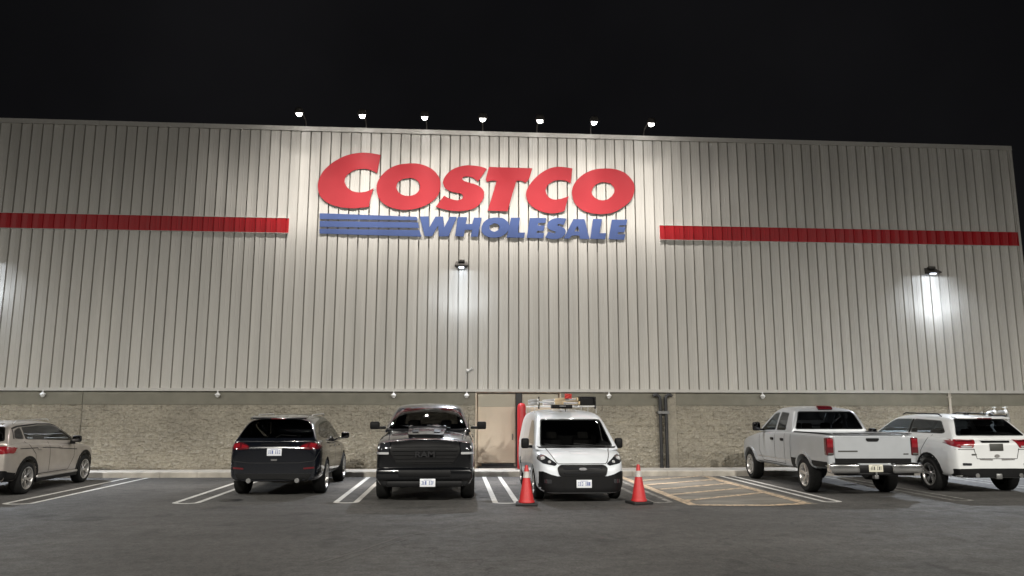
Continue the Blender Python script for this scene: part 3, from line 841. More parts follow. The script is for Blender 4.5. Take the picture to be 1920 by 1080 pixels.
class Car:
    def __init__(self, name, label, cat, loc, rz, paint, group=None):
        self.root = empty(name, label, cat, loc, rz, group)
        self.paint = paint
    # ---- shell
    def body(self, stations, sec, cab, cabsec, arches, bed=None, tub=None, side=(), wins=(), wscreen=None, rear=None, sub=2, cabname='body'):
        lower = evaluated(loft(stations, sec), [('SUBSURF', {'levels': sub, 'render_levels': sub})])
        if not lower.materials:
            lower.materials.append(None); lower.materials.append(None)
        cuts = []
        for (y, r, depth, w) in arches:
            for s in (-1, 1):
                mb = MB()
                mb.lathe([(r, 0), (r, depth+.3)], 28, Matrix.Translation((s*(w-depth), y, self.axle)) @ Matrix.Rotation(s*math.pi/2, 4, 'Y'))
                cuts.append(cutter(mb))
        if tub: cuts.append(cutter(MB().box(*tub)))
        if bed: cuts.append(cutter(MB().box(*bed)))
        lower = boolean(lower, cuts)
        cabm = evaluated(loft(cab, cabsec), [('SUBSURF', {'levels': 3, 'render_levels': 3})])
        self.cab_bvh = self.tree([cabm])
        # open the underside so that the cabin is hollow
        z0 = min(v.co.z for v in cabm.vertices)
        bm = bmesh.new(); bm.from_mesh(cabm)
        bmesh.ops.bisect_plane(bm, geom=list(bm.verts)+list(bm.edges)+list(bm.faces), plane_co=(0, 0, z0+.06), plane_no=(0, 0, -1), clear_outer=True)
        bmesh.ops.recalc_face_normals(bm, faces=bm.faces)
        if sum(f.normal.z*f.calc_area() for f in bm.faces) < 0: bmesh.ops.reverse_faces(bm, faces=bm.faces)
        bm.to_mesh(cabm); bm.free()
        cutp = []
        yF = max(s[0] for s in cab)+.5; yR = min(s[0] for s in cab)-.5
        ym = sum(s[0] for s in cab)/len(cab)
        for p in wins: cutp.append(prism(shrink(p, .02), 'x', -2, 2))
        if wscreen: cutp.append(prism(shrink(wscreen, .025), 'y', ym+.25, yF+1))
        if rear: cutp.append(prism(shrink(rear, .025), 'y', yR-1, ym-.25))
        cabm = self.cut_shell(cabm, cutp)
        bm = bmesh.new(); bm.from_mesh(lower); bm.from_mesh(cabm)
        me = bpy.data.meshes.new('body'); bm.to_mesh(me); bm.free()
        me.materials.clear()
        me.materials.append(MATS[self.paint]); me.materials.append(MATS['liner'])
        self.b = link('body', me, self.root, 38)
        self.bvh = self.tree([lower, cabm])
        return self.b
    def cut_shell(self, shell, cutp):
        def box(m):
            c = [v.co for v in m.vertices]
            return [f(p[i] for p in c) for i in range(3) for f in (min, max)] if c else [9]*6
        def area(m): return sum(p.area for p in m.polygons)
        ref = box(shell)
        best = None
        for th in (.016, .012, .02, .009, .025):
            m = evaluated(shell, [('SOLIDIFY', {'thickness': th, 'offset': -1})])
            if not m.materials:
                m.materials.append(None); m.materials.append(None)
            bad = 0
            for p in cutp:
                a0 = area(m)
                for slf in (False, True):
                    r = boolean(m, [cutter(p, 0)], slf)
                    b = box(r)
                    if all(abs(x-y) < .05 for x, y in zip(b, ref)) and a0*.6 < area(r) < a0*.995: break
                else:
                    bad += 1
                    continue
                m = r
            if best is None or bad < best[0]: best = (bad, m, th)
            if not bad: break
        print('CUT', self.root.name, best[0], best[2])
        return best[1]
    def tree(self, meshes):
        vs, fs = [], []
        for m in meshes:
            o = len(vs)
            vs += [v.co.copy() for v in m.vertices]
            fs += [[i+o for i in p.vertices] for p in m.polygons]
        return BVHTree.FromPolygons(vs, fs)
    # ---- pieces laid on the shell
    def cast(self, p, axis, s, bvh):
        if axis == 'x': o, d = Vector((s*4, p[0], p[1])), Vector((-s, 0, 0))
        elif axis == 'y': o, d = Vector((p[0], s*8, p[1])), Vector((0, -s, 0))
        else: o, d = Vector((p[0], p[1], 5)), Vector((0, 0, -1))
        h = bvh.ray_cast(o, d)
        if h[0] is None: return None, None, d
        n = h[1] if h[1].dot(d) < 0 else -h[1]
        return h[0], n, d
    def patch(self, name, poly, axis, s, m, parent=None, off=.005, th=.02, step=.06, glass=False, smooth=30, label=None, flat=False):
        bvh = self.cab_bvh if glass else self.bvh
        bm = fill2d(poly)
        xs = [p[0] for p in poly]; zs = [p[1] for p in poly]
        for ax, (lo, hi) in enumerate(((min(xs), max(xs)), (min(zs), max(zs)))):
            k = int((hi-lo)/step)
            for i in range(1, k+1):
                t = lo + (hi-lo)*i/(k+1)
                co = (t, 0, 0) if ax == 0 else (0, t, 0)
                no = (1, 0, 0) if ax == 0 else (0, 1, 0)
                bmesh.ops.bisect_plane(bm, geom=list(bm.verts)+list(bm.edges)+list(bm.faces), plane_co=co, plane_no=no)
        bm.verts.index_update()
        hits = [self.cast(v.co, axis, s, bvh) for v in bm.verts]
        depth = [(-h[0].dot(h[2])) for h in hits if h[0] is not None]
        if not depth: depth = [2]
        avg = sum(depth)/len(depth); front = max(depth)
        pts, ds = [], []
        for v, (h, n, d) in zip(bm.verts, hits):
            if h is None or flat or (not glass and front-(-h.dot(d)) > .45):
                base = front if flat else avg
                if axis == 'x': h = Vector((s*base, v.co.x, v.co.y))
                elif axis == 'y': h = Vector((v.co.x, s*base, v.co.y))
                else: h = Vector((v.co.x, v.co.y, base))
                n = -d
                if not flat:
                    q = bvh.find_nearest(h)
                    if q[0] is not None and (q[0]-h).length < .3: h, n = q[0], q[1]
            pts.append(h - d*off*.6 + n*off*.5); ds.append(d)
        faces = [[v.index for v in f.verts] for f in bm.faces]
        bound = [(e.verts[0].index, e.verts[1].index) for e in bm.edges if len(e.link_faces) == 1]
        bm.free()
        mb = MB(); mb.add(pts, faces)
        if th:
            o = len(pts)
            mb.add([p + d*th for p, d in zip(pts, ds)], [])
            for a, b in bound: mb.f.append([a, b, o+b, o+a]); mb.m.append(0)
            mb.v = mb.v[:]
        ob = mb.build(name, m, parent or self.root, smooth)
        bm = bmesh.new(); bm.from_mesh(ob.data)
        bmesh.ops.delete(bm, geom=[v for v in bm.verts if not v.link_faces], context='VERTS')
        bm.to_mesh(ob.data); bm.free()
        if label: ob['label'] = label
        return ob
    def both(self, name, poly, m, **k):
        return [self.patch(name, poly, 'x', s, m, **k) for s in (-1, 1)]
    def seam(self, lines, axis, s, wd=.014, m='seam', name='door_gap', parent=None):
        for ln in lines:
            mb = MB()
            P = [Vector(p) for p in ln]
            pts = []
            for a, b in zip(P[:-1], P[1:]):
                k = max(1, int((b-a).length/.05))
                pts += [a+(b-a)*i/k for i in range(k)]
            pts.append(P[-1])
            L = []
            for i, p in enumerate(pts):
                t = (pts[min(i+1, len(pts)-1)]-pts[max(i-1, 0)]).normalized()
                n = Vector((-t.y, t.x))*wd/2
                a, na, d = self.cast(p+n, axis, s, self.bvh); b, nb, d = self.cast(p-n, axis, s, self.bvh)
                if a is None or b is None: L.append(None)
                else: L.append((a+na*.003, b+nb*.003))
            for q0, q1 in zip(L[:-1], L[1:]):
                if q0 and q1 and (q0[0]-q1[0]).length < .25: mb.add([q0[0], q0[1], q1[1], q1[0]], [(0, 1, 2, 3)])
                elif mb.f:
                    mb.build(name, m, parent or self.b); mb = MB()
            if mb.f: mb.build(name, m, parent or self.b)
    def wheel(self, x, y, R_, wd, rr, spokes, m='alloy', style=0, steer=0):
        s = 1 if x > 0 else -1
        M = Matrix.Translation((x, y, R_)) @ Matrix.Rotation(steer, 4, 'Z') @ Matrix.Rotation(s*math.pi/2, 4, 'Y')
        h = wd/2
        mb = MB()
        mb.lathe([(rr, -h*.9), (rr+.02, -h), (R_-.04, -h*.98), (R_-.008, -h*.75), (R_, -h*.4), (R_, h*.4), (R_-.008, h*.75), (R_-.04, h*.98), (rr+.02, h), (rr, h*.9), (rr-.02, h*.6), (rr-.02, -h*.6), (rr, -h*.9)], 40, M, close=False)
        w = mb.build('wheel', 'tyre', self.root, 40)
        mb = MB()
        mb.lathe([(rr+.004, h*.88), (rr+.006, h*.97), (rr-.012, h*.95), (rr-.03, h*.7), (rr-.04, -.02), (rr-.05, -.03)], 40, M, close=False)
        hub = h*.62
        mb.lathe([(.0, hub+.012), (.045, hub+.012), (.06, hub), (.075, hub-.05), (.07, hub-.1)], 20, M, close=False)
        for k in range(spokes):
            a = k*2*math.pi/spokes
            for da in ((-.5, .5) if style == 1 else (0,)):
                aa = a + da*.34*5/spokes
                w0, w1 = (.018, .013) if style == 1 else (.034*5/spokes, .045*5/spokes)
                if style == 2: w0, w1 = .03, .075
                vs = []
                a0 = a + da*.18
                for (r, ww, z, ang) in ((.05, w0, hub, a0), (rr-.022, w1, h*.86, aa)):
                    c, sn = math.cos(ang), math.sin(ang)
                    for sg in (-1, 1):
                        vs.append((r*c - sg*ww*sn, r*sn + sg*ww*c, z))
                    for sg in (1, -1):
                        vs.append((r*c - sg*ww*1.15*sn, r*sn + sg*ww*1.15*c, z-.045))
                mb.add([M @ Vector(v) for v in vs], [(0, 1, 5, 4), (1, 2, 6, 5), (2, 3, 7, 6), (3, 0, 4, 7), (0, 3, 2, 1), (4, 5, 6, 7)])
        for k in range(5):
            a = (k+.5)*2*math.pi/5
            mb.lathe([(.01, hub-.01), (.01, hub+.012), (0, hub+.013)], 6, M @ Matrix.Translation((.036*math.cos(a), .036*math.sin(a), 0)), close=False)
        mb.build('rim', m, w, 30)
        mb = MB(); mb.lathe([(0, -.0), (rr*.72, -.0), (rr*.72, -.03), (0, -.03)], 24, M, close=False)
        mb.lathe([(rr-.03, h*.30), (0, h*.30)], 24, M, close=False)
        mb.build('brake_disc', 'liner', w, 30)
        return w
    def add(self, name, mb, m, parent=None, smooth=40, label=None):
        o = mb.build(name, m, parent or self.root, smooth)
        if label: o['label'] = label
        return o
    def plate(self, c, s, m='plate_white', w=.305, h=.155, chars=True, tilt=0, dark='plate_blue'):
        """licence plate facing s*y at c; characters as small raised strokes"""
        mb = MB(); mb.rbox((0, 0, 0), (w, .012, h), .005)
        p = self.add('licence_plate', mb, m)
        p.location = c; p.rotation_euler = (tilt, 0, 0)
        if chars:
            mb = MB()
            y = s*.0072
            rnd = random.Random(c[0]*7+c[2])
            n = 7
            for i in range(n):
                if i == 3: continue
                x = (i-(n-1)/2)*w*.118
                for k in range(3):
                    if rnd.random() < .75: mb.box(x-.010, x+.010, min(y, y+s*.001), max(y, y+s*.001), -.036+k*.03, -.028+k*.03+.004)
                mb.box(x-.012+.016*rnd.randint(0, 1), x-.004+.016*rnd.randint(0, 1), min(y, y+s*.0012), max(y, y+s*.0012), -.034, .036)
            mb.box(-w*.25, w*.25, min(y, y+s*.001), max(y, y+s*.001), .05, .058)
            mb.build('plate_text', dark, p)
        return p
    def seats(self, rows, zt, w=.36):
        for y, n in rows:
            for x in ((-w, w) if n == 2 else (0,)):
                mb = MB()
                ww = .46 if n == 2 else 1.2
                rot = Matrix.Rotation(R(12), 3, 'X')
                mb.rbox((x, y, zt-.42), (ww, .14, .62), .05, 2, rot)
                for hx in ((x,) if n == 2 else (-.38, .38)):
                    mb.rbox((hx, y-.06, zt-.02), (.25, .09, .17), .04, 2, rot)
                self.add('seat', mb, 'seat_cloth')

def lower_section(sh=.07, crown_at=.5):
    def f(st):
        y, w, zb, zt, c = st[:5]
        h = zt-zb
        return [(0, zb), (w*.72, zb), (w*.93, zb+.015), (w*.985, zb+.10*h+.02), (w, zb+h*.4), (w, zb+h*.66), (w*.99, zb+h*.84), (w-sh*.45, zt-.012), (w-sh*1.6, zt+c*.25), (w*.45, zt+c*.8), (0, zt+c)]
    return f
def cab_section(z0, wb, zr, wr, rnd=.07):
    def f(st):
        y, h = st[:2]
        k = st[2] if len(st) > 2 else 0
        def ww(z): return wb-k + (wr-wb)*(z-z0)/(zr-z0)
        t = max(0, min(1, (h-z0)/(zr-z0)))
        a = z0 + (h-z0)*.5
        r = min(rnd*t + .03, max(.012, (h-z0)*.45+.012))
        return [(0, z0-.04), (ww(z0)*.7, z0-.04), (ww(z0), z0-.03), (ww(z0), z0), (ww(a), a), (ww(h-r), h-r), (ww(h)-r*.35, h-r*.25), (ww(h)-r*1.5, h), (ww(h)*.45, h+.02*t), (0, h+.03*t)]
    return f

def dark_suv():
    c = Car('suv', 'dark navy blue hatchback car parked nose to the wall, red tail lights towards us', 'car', (-3.83, -3.55, 0), R(0.6), 'paint_navy')
    c.axle = .37
    zb = .30
    st = [(-2.42, .72, .36, .98, .02), (-2.41, .86, .34, 1.06, .03), (-2.30, .935, .33, 1.15, .04), (-2.0, .965, .30, 1.19, .04), (-1.45, .975, zb, 1.17, .03), (-.8, .955, zb, 1.12, .02), (0, .945, zb, 1.08, .02), (.8, .945, zb, 1.05, .02), (1.2, .955, zb, 1.03, .05), (1.6, .955, zb, .99, .07), (2.0, .92, .28, .90, .07), (2.25, .82, .27, .78, .05), (2.37, .66, .30, .66, .03), (2.38, .5, .36, .6, .02)]
    cab = [(-2.33, 1.16), (-2.29, 1.21), (-2.05, 1.53), (-1.92, 1.65), (-1.55, 1.695), (-.8, 1.72), (0, 1.715), (.35, 1.67), (.55, 1.60), (1.30, 1.12), (1.36, 1.07)]
    win = rounded([(-1.80, 1.28), (-1.35, 1.50), (-.7, 1.56), (.1, 1.57), (.42, 1.52), (1.02, 1.18), (.9, 1.15), (-1.2, 1.20)], .07)
    rear = rounded([(-.80, 1.235), (-.61, 1.60), (.61, 1.60), (.80, 1.235)], .09)
    ws = rounded([(-.74, 1.13), (-.55, 1.58), (.55, 1.58), (.74, 1.13)], .05)
    c.body(st, lower_section(.08), cab, cab_section(1.05, .90, 1.72, .655, .11), [(-1.45, .425, .36, .98), (1.45, .425, .36, .96)], tub=(-.74, .74, -2.05, 1.1, .55, 2), wins=[win], wscreen=ws, rear=rear)
    c.patch('rear_window', rear, 'y', -1, 'glass_dark', glass=True, off=.004, th=0)
    c.patch('windscreen', ws, 'y', 1, 'glass_clear', glass=True, off=.004, th=0)
    for s in (-1, 1):
        c.patch('side_window', win, 'x', s, 'glass_tint', glass=True, off=.004, th=0)
        c.seam([[(-.02, 1.56), (-.05, 1.17)], [(-1.02, 1.54), (-1.0, 1.18)]], 'x', s, .05, 'trim_black', 'window_pillar')
        c.seam([[(-.05, 1.12), (-.03, .38), (.9, .38), (1.02, 1.0), (1.0, 1.12)], [(-.05, 1.12), (-.03, .38), (-.85, .38), (-1.05, .8), (-1.1, 1.15)]], 'x', s)
        m = MB(); m.rbox((s*.985, -.45, 1.0), (.03, .18, .03), .01); m.rbox((s*.965, .45, .98), (.03, .18, .03), .01); c.add('door_handle', m, 'paint_navy')
        m = MB(); m.rbox((s*1.06, .78, 1.2), (.2, .11, .16), .045, 3); m.rbox((s*.95, .80, 1.13), (.14, .05, .04), .012); mi = c.add('mirror', m, 'paint_navy')
        m = MB(); m.rbox((s*1.06, .722, 1.2), (.17, .006, .125), .002); c.add('mirror_glass', m, 'mirror_dark', mi)
    tl = rounded([(-.95, 1.06), (-.90, 1.12), (-.70, 1.145), (-.53, 1.07), (-.53, 1.01), (-.72, .995), (-.92, 1.01)], .03)
    for p in (tl, mirror(tl)):
        t = c.patch('tail_light', p, 'y', -1, 'dark_red_lens', off=.012, th=.04, step=.03)
        sg = 1 if p is tl else -1
        q = [(x, z) for x, z in [(-.86, 1.11), (-.74, 1.13), (-.72, 1.05), (-.84, 1.03)]]
        q2 = [(-.68, 1.10), (-.56, 1.07), (-.56, 1.04), (-.68, 1.03)]
        for qq in (q, q2): c.patch('lamp_element', qq if sg > 0 else mirror(qq), 'y', -1, 'red_lens', t, off=.018, th=.02, step=.03)
    c.patch('tailgate_trim', rounded([(-.30, 1.115), (.30, 1.115), (.28, 1.085), (-.28, 1.085)], .01), 'y', -1, 'trim_black', off=.014)
    c.patch('badge', rounded([(-.06, 1.155), (.06, 1.155), (.05, 1.12), (-.05, 1.12)], .012), 'y', -1, 'chrome', off=.016, step=.03)
    c.patch('emblem', rounded([(-.07, .80), (.07, .80), (.06, .765), (-.06, .765)], .012), 'y', -1, 'chrome', off=.012, step=.03)
    c.plate((0.0, -2.425, .945), -1)
    c.patch('bumper_trim', rounded([(-.80, .50), (.80, .50), (.70, .34), (-.70, .34)], .05), 'y', -1, 'trim_black', off=.012, th=.05)
    for s in (-1, 1):
        m = MB(); m.tube([(s*.5, -2.38, .36), (s*.5, -2.46, .36)], .05, 12); c.add('exhaust', m, 'chrome')
        c.patch('reflector', rounded([(s*.62, .62), (s*.84, .64), (s*.84, .60), (s*.62, .585)], .01), 'y', -1, 'dark_red_lens', off=.012, th=.02)
    c.seam([[(-.84, .76), (-.5, .72), (.5, .72), (.84, .76)], [(-.93, .98), (-.84, .76)], [(.93, .98), (.84, .76)]], 'y', -1, .012)
    m = MB()
    v = [(-.62, -2.1, 1.60), (.62, -2.1, 1.60), (.60, -1.75, 1.655), (-.60, -1.75, 1.655)]
    m.rbox((0, -2.03, 1.665), (1.20, .30, .035), .015, 2, Matrix.Rotation(R(8), 3, 'X')); sp = c.add('spoiler', m, 'paint_navy')
    m = MB(); m.rbox((0, -2.187, 1.64), (.3, .012, .02), .004); c.add('brake_light', m, 'dark_red_lens', sp)
    m = MB(); m.tube([(0, -2.36, 1.25), (.1, -2.28, 1.3), (.42, -2.3, 1.28)], .008, 6); c.add('wiper', m, 'trim_black')
    for s in (-1, 1):
        m = MB(); m.tube([(s*.58, -1.5, 1.68), (s*.6, -1.4, 1.72), (s*.61, .1, 1.735), (s*.58, .25, 1.68)], .014, 8); c.add('roof_rail', m, 'alloy')
    c.seats([(.3, 2), (-.75, 1)], 1.22)
    for x in (-.84, .84):
        for y in (-1.45, 1.45): c.wheel(x, y, .37, .275, .26, 5, 'alloy', 1)
    return c

def dark_pickup():
    c = Car('pickup', 'black crew cab pickup truck backed in, large black grille and pale hood glints', 'pickup', (-.585, -4.40, 0), math.pi, 'paint_black')
    c.axle = .405
    zb = .42
    st = [(-2.99, .90, .62, 1.36, 0), (-2.98, .96, .55, 1.40, 0), (-2.6, .99, .5, 1.42, 0), (-1.2, 1.0, zb, 1.42, 0), (-.9, 1.0, zb, 1.38, .02), (.6, 1.0, zb, 1.34, .03), (1.15, 1.0, zb, 1.32, .09), (1.5, 1.005, zb, 1.30, .10), (2.1, 1.005, .40, 1.26, .10), (2.50, .985, .34, 1.20, .09), (2.64, .94, .31, 1.15, .08), (2.69, .90, .31, 1.08, .06), (2.70, .7, .34, 1.0, .04)]
    cab = [(-1.32, 1.36), (-1.29, 1.5), (-1.14, 1.88), (-.95, 1.935), (-.2, 1.965), (.3, 1.95), (.56, 1.89), (1.33, 1.42), (1.40, 1.36)]
    win = rounded([(-1.0, 1.43), (-.95, 1.80), (.1, 1.83), (.42, 1.78), (1.05, 1.43), (.9, 1.40)], .06)
    ws = rounded([(-.86, 1.425), (-.70, 1.875), (.70, 1.875), (.86, 1.425)], .06)
    rear = rounded([(-.7, 1.46), (-.62, 1.83), (.62, 1.83), (.7, 1.46)], .06)
    c.body(st, lower_section(.07), cab, cab_section(1.33, .95, 1.97, .735, .08), [(1.785, .47, .40, 1.01), (-1.785, .47, .40, 1.0)], bed=(-.8, .8, -2.88, -1.36, .9, 2), tub=(-.8, .8, -1.1, 1.0, .7, 2), wins=[win], wscreen=ws, rear=rear)
    c.patch('windscreen', ws, 'y', 1, 'glass_tint', glass=True, off=.004, th=0)
    c.patch('rear_window', rear, 'y', -1, 'glass_dark', glass=True, off=.004, th=0)
    for s in (-1, 1):
        c.patch('side_window', win, 'x', s, 'glass_dark', glass=True, off=.004, th=0)
        c.seam([[(-.05, 1.8), (-.05, 1.42)]], 'x', s, .07, 'trim_black', 'window_pillar')
        c.seam([[(-.05, 1.38), (-.05, .5), (1.0, .5), (1.15, .8), (1.12, 1.34)], [(-1.1, 1.36), (-1.1, .5), (-.05, .5)]], 'x', s)
        m = MB(); m.rbox((s*1.19, .93, 1.49), (.21, .13, .17), .035, 3); m.rbox((s*1.03, .95, 1.44), (.18, .07, .06), .02); mi = c.add('mirror', m, 'trim_black')
        m = MB(); m.rbox((s*1.19, .862, 1.49), (.18, .006, .14), .002); c.add('mirror_glass', m, 'mirror_dark', mi)
        m = MB(); m.rbox((s*1.01, .1, 1.22), (.03, .2, .04), .012); m.rbox((s*1.01, -.9, 1.22), (.03, .2, .04), .012); c.add('door_handle', m, 'trim_black')
    # front end
    gr = rounded([(-.67, 1.20), (.67, 1.20), (.70, 1.0), (.55, .76), (-.55, .76), (-.70, 1.0)], .05)
    g = c.patch('grille', gr, 'y', 1, 'trim_black', off=.02, th=.05)
    m = MB()
    for i in range(5):
        z = .80+i*.075
        m.rbox((0, 2.735-max(0, z-1.02)*.25, z), (1.16+.05*i if i < 4 else 1.26, .02, .018), .006)
    c.add('grille_bars', m, 'trim_black', g)
    tx = bpy.data.curves.new('t', 'FONT'); tx.body = 'RAM'; tx.size = .16; tx.extrude = .008; tx.align_x = 'CENTER'; tx.offset = .004
    to = bpy.data.objects.new('t', tx); COL.objects.link(to); bpy.context.view_layer.update()
    tm = bpy.data.meshes.new_from_object(to.evaluated_get(bpy.context.evaluated_depsgraph_get())); bpy.data.objects.remove(to)
    tm.materials.clear(); tm.materials.append(MATS['alloy_dark'])
    for v in tm.vertices: v.co = Vector((-v.co.x*1.25, v.co.z+2.766, v.co.y+.90))
    tm.flip_normals()
    link('grille_letters', tm, g)
    for s in (-1, 1):
        hl = [(s*.70, 1.17), (s*.985, 1.165), (s*.985, .95), (s*.72, .95)]
        h = c.patch('headlight', rounded(hl, .03), 'y', 1, 'lamp_dark', off=.014, th=.05, step=.04)
        c.patch('light_bar', rounded([(s*.72, .995), (s*.975, .995), (s*.975, .952), (s*.72, .952)], .01), 'y', 1, 'clear_lens', h, off=.022, th=.02, step=.04)
        for xx in (.79, .90):
            m = MB(); m.lathe([(.045, .0), (.04, .02), (.02, .03), (0, .032)], 14, Matrix.Translation((s*xx, 2.655-(xx-.79)*.35, 1.08)) @ Matrix.Rotation(R(-90), 4, 'X'), close=False); c.add('reflector', m, 'clear_lens', h)
        m = MB(); m.lathe([(.06, .0), (.05, .02), (0, .03)], 14, Matrix.Translation((s*.80, 2.70, .58)) @ Matrix.Rotation(R(-90), 4, 'X'), close=False); c.add('fog_light', m, 'lamp_dark')
    m = MB(); m.rbox((0, 2.66, .565), (1.92, .22, .26), .07, 3); bu = c.add('bumper', m, 'paint_black')
    m = MB(); m.rbox((0, 2.75, .58), (1.05, .06, .15), .03); m.rbox((0, 2.68, .38), (1.5, .16, .12), .03); c.add('bumper_intake', m, 'trim_black', bu)
    c.plate((-.065, 2.80, .405), 1)
    # hood bulge with two scoops
    c.patch('hood_bulge', rounded([(-.42, 1.25), (.42, 1.25), (.36, 2.45), (-.36, 2.45)], .12), 'z', 1, 'paint_black', off=.05, th=.06)
    for s in (-1, 1): c.patch('hood_scoop', rounded([(s*.16, 1.95), (s*.30, 1.95), (s*.28, 2.3), (s*.16, 2.3)], .03), 'z', 1, 'trim_black', off=.062, th=.03)
    c.seam([[(-.68, 2.52), (.68, 2.52)], [(-.80, 1.3), (-.74, 2.5)], [(.80, 1.3), (.74, 2.5)]], 'z', 1, .016)
    m = MB(); m.tube([(-.5, 1.33, 1.44), (.02, 1.22, 1.50)], .01, 6); m.tube([(.1, 1.33, 1.44), (.6, 1.2, 1.49)], .01, 6); c.add('wiper', m, 'trim_black')
    c.seats([(.1, 2), (-.75, 1)], 1.52, .38)
    for x in (-.87, .87):
        for y in (-1.785, 1.785): c.wheel(x, y, .405, .285, .265, 6, 'alloy_dark', 0)
    m = MB(); m.tube([(-.88, 1.35, 1.34), (-.90, 1.33, 1.75)], [.008, .004], 6); c.add('aerial', m, 'trim_black')
    return c

def white_van():
    c = Car('van', 'white cargo van facing us with ladders and boxes on its roof rack', 'van', (2.56, -4.92, 0), math.pi, 'car_white')
    c.axle = .325
    zb = .24
    st = [(-2.36, .82, .40, 1.05, .0), (-2.35, .89, .34, 1.08, .0), (-2.1, .915, zb, 1.09, .0), (-1, .92, zb, 1.08, .0), (.6, .92, zb, 1.06, .02), (1.2, .92, zb, 1.05, .05), (1.6, .92, zb, 1.01, .07), (1.95, .90, .22, .94, .08), (2.20, .86, .19, .85, .08), (2.36, .77, .18, .74, .06), (2.43, .62, .20, .66, .04), (2.44, .45, .26, .6, .02)]
    cab = [(-2.36, 1.04), (-2.35, 1.2), (-2.32, 1.72), (-2.2, 1.80), (-1, 1.835), (0, 1.82), (.45, 1.77), (.72, 1.68), (1.0, 1.50), (1.72, 1.04), (1.80, 1.0)]
    win = rounded([(.02, 1.12), (.02, 1.60), (.42, 1.60), (.72, 1.50), (1.3, 1.13), (1.2, 1.08)], .06)
    ws = rounded([(-.775, 1.075), (-.67, 1.635), (.67, 1.635), (.775, 1.075)], .06)
    c.body(st, lower_section(.06), cab, cab_section(1.0, .885, 1.84, .73, .11), [(1.53, .385, .34, .925), (-1.53, .385, .34, .92)], tub=(-.72, .72, -1.9, 1.4, .5, 2), wins=[win], wscreen=ws)
    c.patch('windscreen', ws, 'y', 1, 'glass_tint', glass=True, off=.004, th=0)
    c.patch('windscreen_surround', rounded([(-.845, 1.09), (-.80, 1.045), (.80, 1.045), (.845, 1.09), (.80, 1.075), (-.80, 1.075)], .01), 'y', 1, 'trim_black', glass=True, off=.006, th=.01)
    for s in (-1, 1):
        c.patch('side_window', win, 'x', s, 'glass_tint', glass=True, off=.004, th=0)
        c.seam([[(-.05, 1.65), (-.05, .36), (.95, .36), (1.15, .7), (1.3, 1.02)], [(-1.15, 1.65), (-1.1, .36)]], 'x', s)
        m = MB(); m.rbox((s*1.03, 1.05, 1.12), (.17, .13, .22), .045, 3); m.rbox((s*.93, 1.08, 1.05), (.12, .06, .06), .02); mi = c.add('mirror', m, 'trim_black')
        m = MB(); m.rbox((s*1.03, .982, 1.12), (.14, .006, .18), .002); c.add('mirror_glass', m, 'mirror_dark', mi)
        hl = rounded([(s*.86, .955), (s*.72, .915), (s*.50, .765), (s*.55, .725), (s*.78, .77), (s*.87, .84)], .02)
        h = c.patch('headlight', hl, 'y', 1, 'lamp_dark', off=.012, th=.05, step=.035)
        for (xx, zz, r) in ((.77, .86, .05), (.65, .80, .035)):
            q, n, d = c.cast((s*xx, zz), 'y', 1, c.bvh)
            m = MB(); m.lathe([(r, .0), (r*.85, .02), (r*.4, .03), (0, .032)], 14, Matrix.Translation(q+Vector((0, .012, 0))) @ Matrix.Rotation(R(-90), 4, 'X'), close=False); c.add('reflector', m, 'clear_lens', h)
        c.patch('fog_light', rounded([(s*.62, .47), (s*.76, .47), (s*.76, .39), (s*.62, .39)], .025), 'y', 1, 'lamp_dark', off=.022, th=.04, step=.04)
    # black lower bumper sweeping up to the corners
    bp = [(-.90, .60), (-.78, .62), (-.62, .56), (-.50, .53), (.50, .53), (.62, .56), (.78, .62), (.90, .60), (.90, .22), (-.90, .22)]
    c.patch('bumper', bp, 'y', 1, 'trim_black', off=.014, th=.06, step=.05)
    gr = rounded([(-.44, .745), (.44, .745), (.51, .69), (.47, .535), (-.47, .535), (-.51, .69)], .04)
    g = c.patch('grille', gr, 'y', 1, 'trim_black', off=.02, th=.05)
    c.patch('grille_frame', rounded([(-.40, .70), (.40, .70), (.38, .665), (-.38, .665)], .01), 'y', 1, 'lamp_dark', g, off=.034, th=.02)
    c.patch('badge', rounded([(-.085, .665), (-.05, .69), (.05, .69), (.085, .665), (.05, .64), (-.05, .64)], .03), 'y', 1, 'alloy_dark', g, off=.042, th=.02, step=.03)
    c.patch('grille_bars', rounded([(-.38, .60), (.38, .60), (.37, .585), (-.37, .585)], .005), 'y', 1, 'lamp_dark', g, off=.034, th=.02)
    c.plate((-.02, 2.475, .385), 1)
    c.seam([[(-.66, 1.04), (-.52, .80), (-.48, .765), (.48, .765), (.52, .80), (.66, 1.04)]], 'y', 1, .014)
    for s in (-1, 1): c.seam([[(s*.42, 1.03), (s*.34, .80)]], 'y', 1, .03, 'car_white', 'hood_crease')
    m = MB(); m.tube([(-.62, 1.70, 1.08), (.05, 1.62, 1.13)], .01, 6); m.tube([(0, 1.72, 1.07), (.66, 1.62, 1.12)], .01, 6); c.add('wiper', m, 'trim_black')
    m = MB(); m.tube([(.05, .45, 1.80), (.05, .40, 1.98)], [.008, .005], 6); c.add('aerial', m, 'trim_black')
    c.patch('hood_panel', rounded([(-.22, .99), (.22, .99), (.18, .93), (-.18, .93)], .015), 'y', 1, 'car_white', off=.008, th=.02)
    # roof rack
    for y in (.1, -1.0, -2.0):
        m = MB(); m.tube([(-.72, y, 1.76), (-.72, y, 1.92), (.72, y, 1.92), (.72, y, 1.76)], .014, 8); c.add('roof_bar', m, 'ladder_metal')
    for x in (-.70, .62):
        m = MB(); m.rbox((x, .1, 2.0), (.035, .035, .28), .008); c.add('rack_post', m, 'trim_black')
    c.seats([(.35, 2)], 1.28)
    m = MB(); m.box(-.72, .72, .0, .03, .5, 1.72); c.add('bulkhead', m, 'cabin_dark')
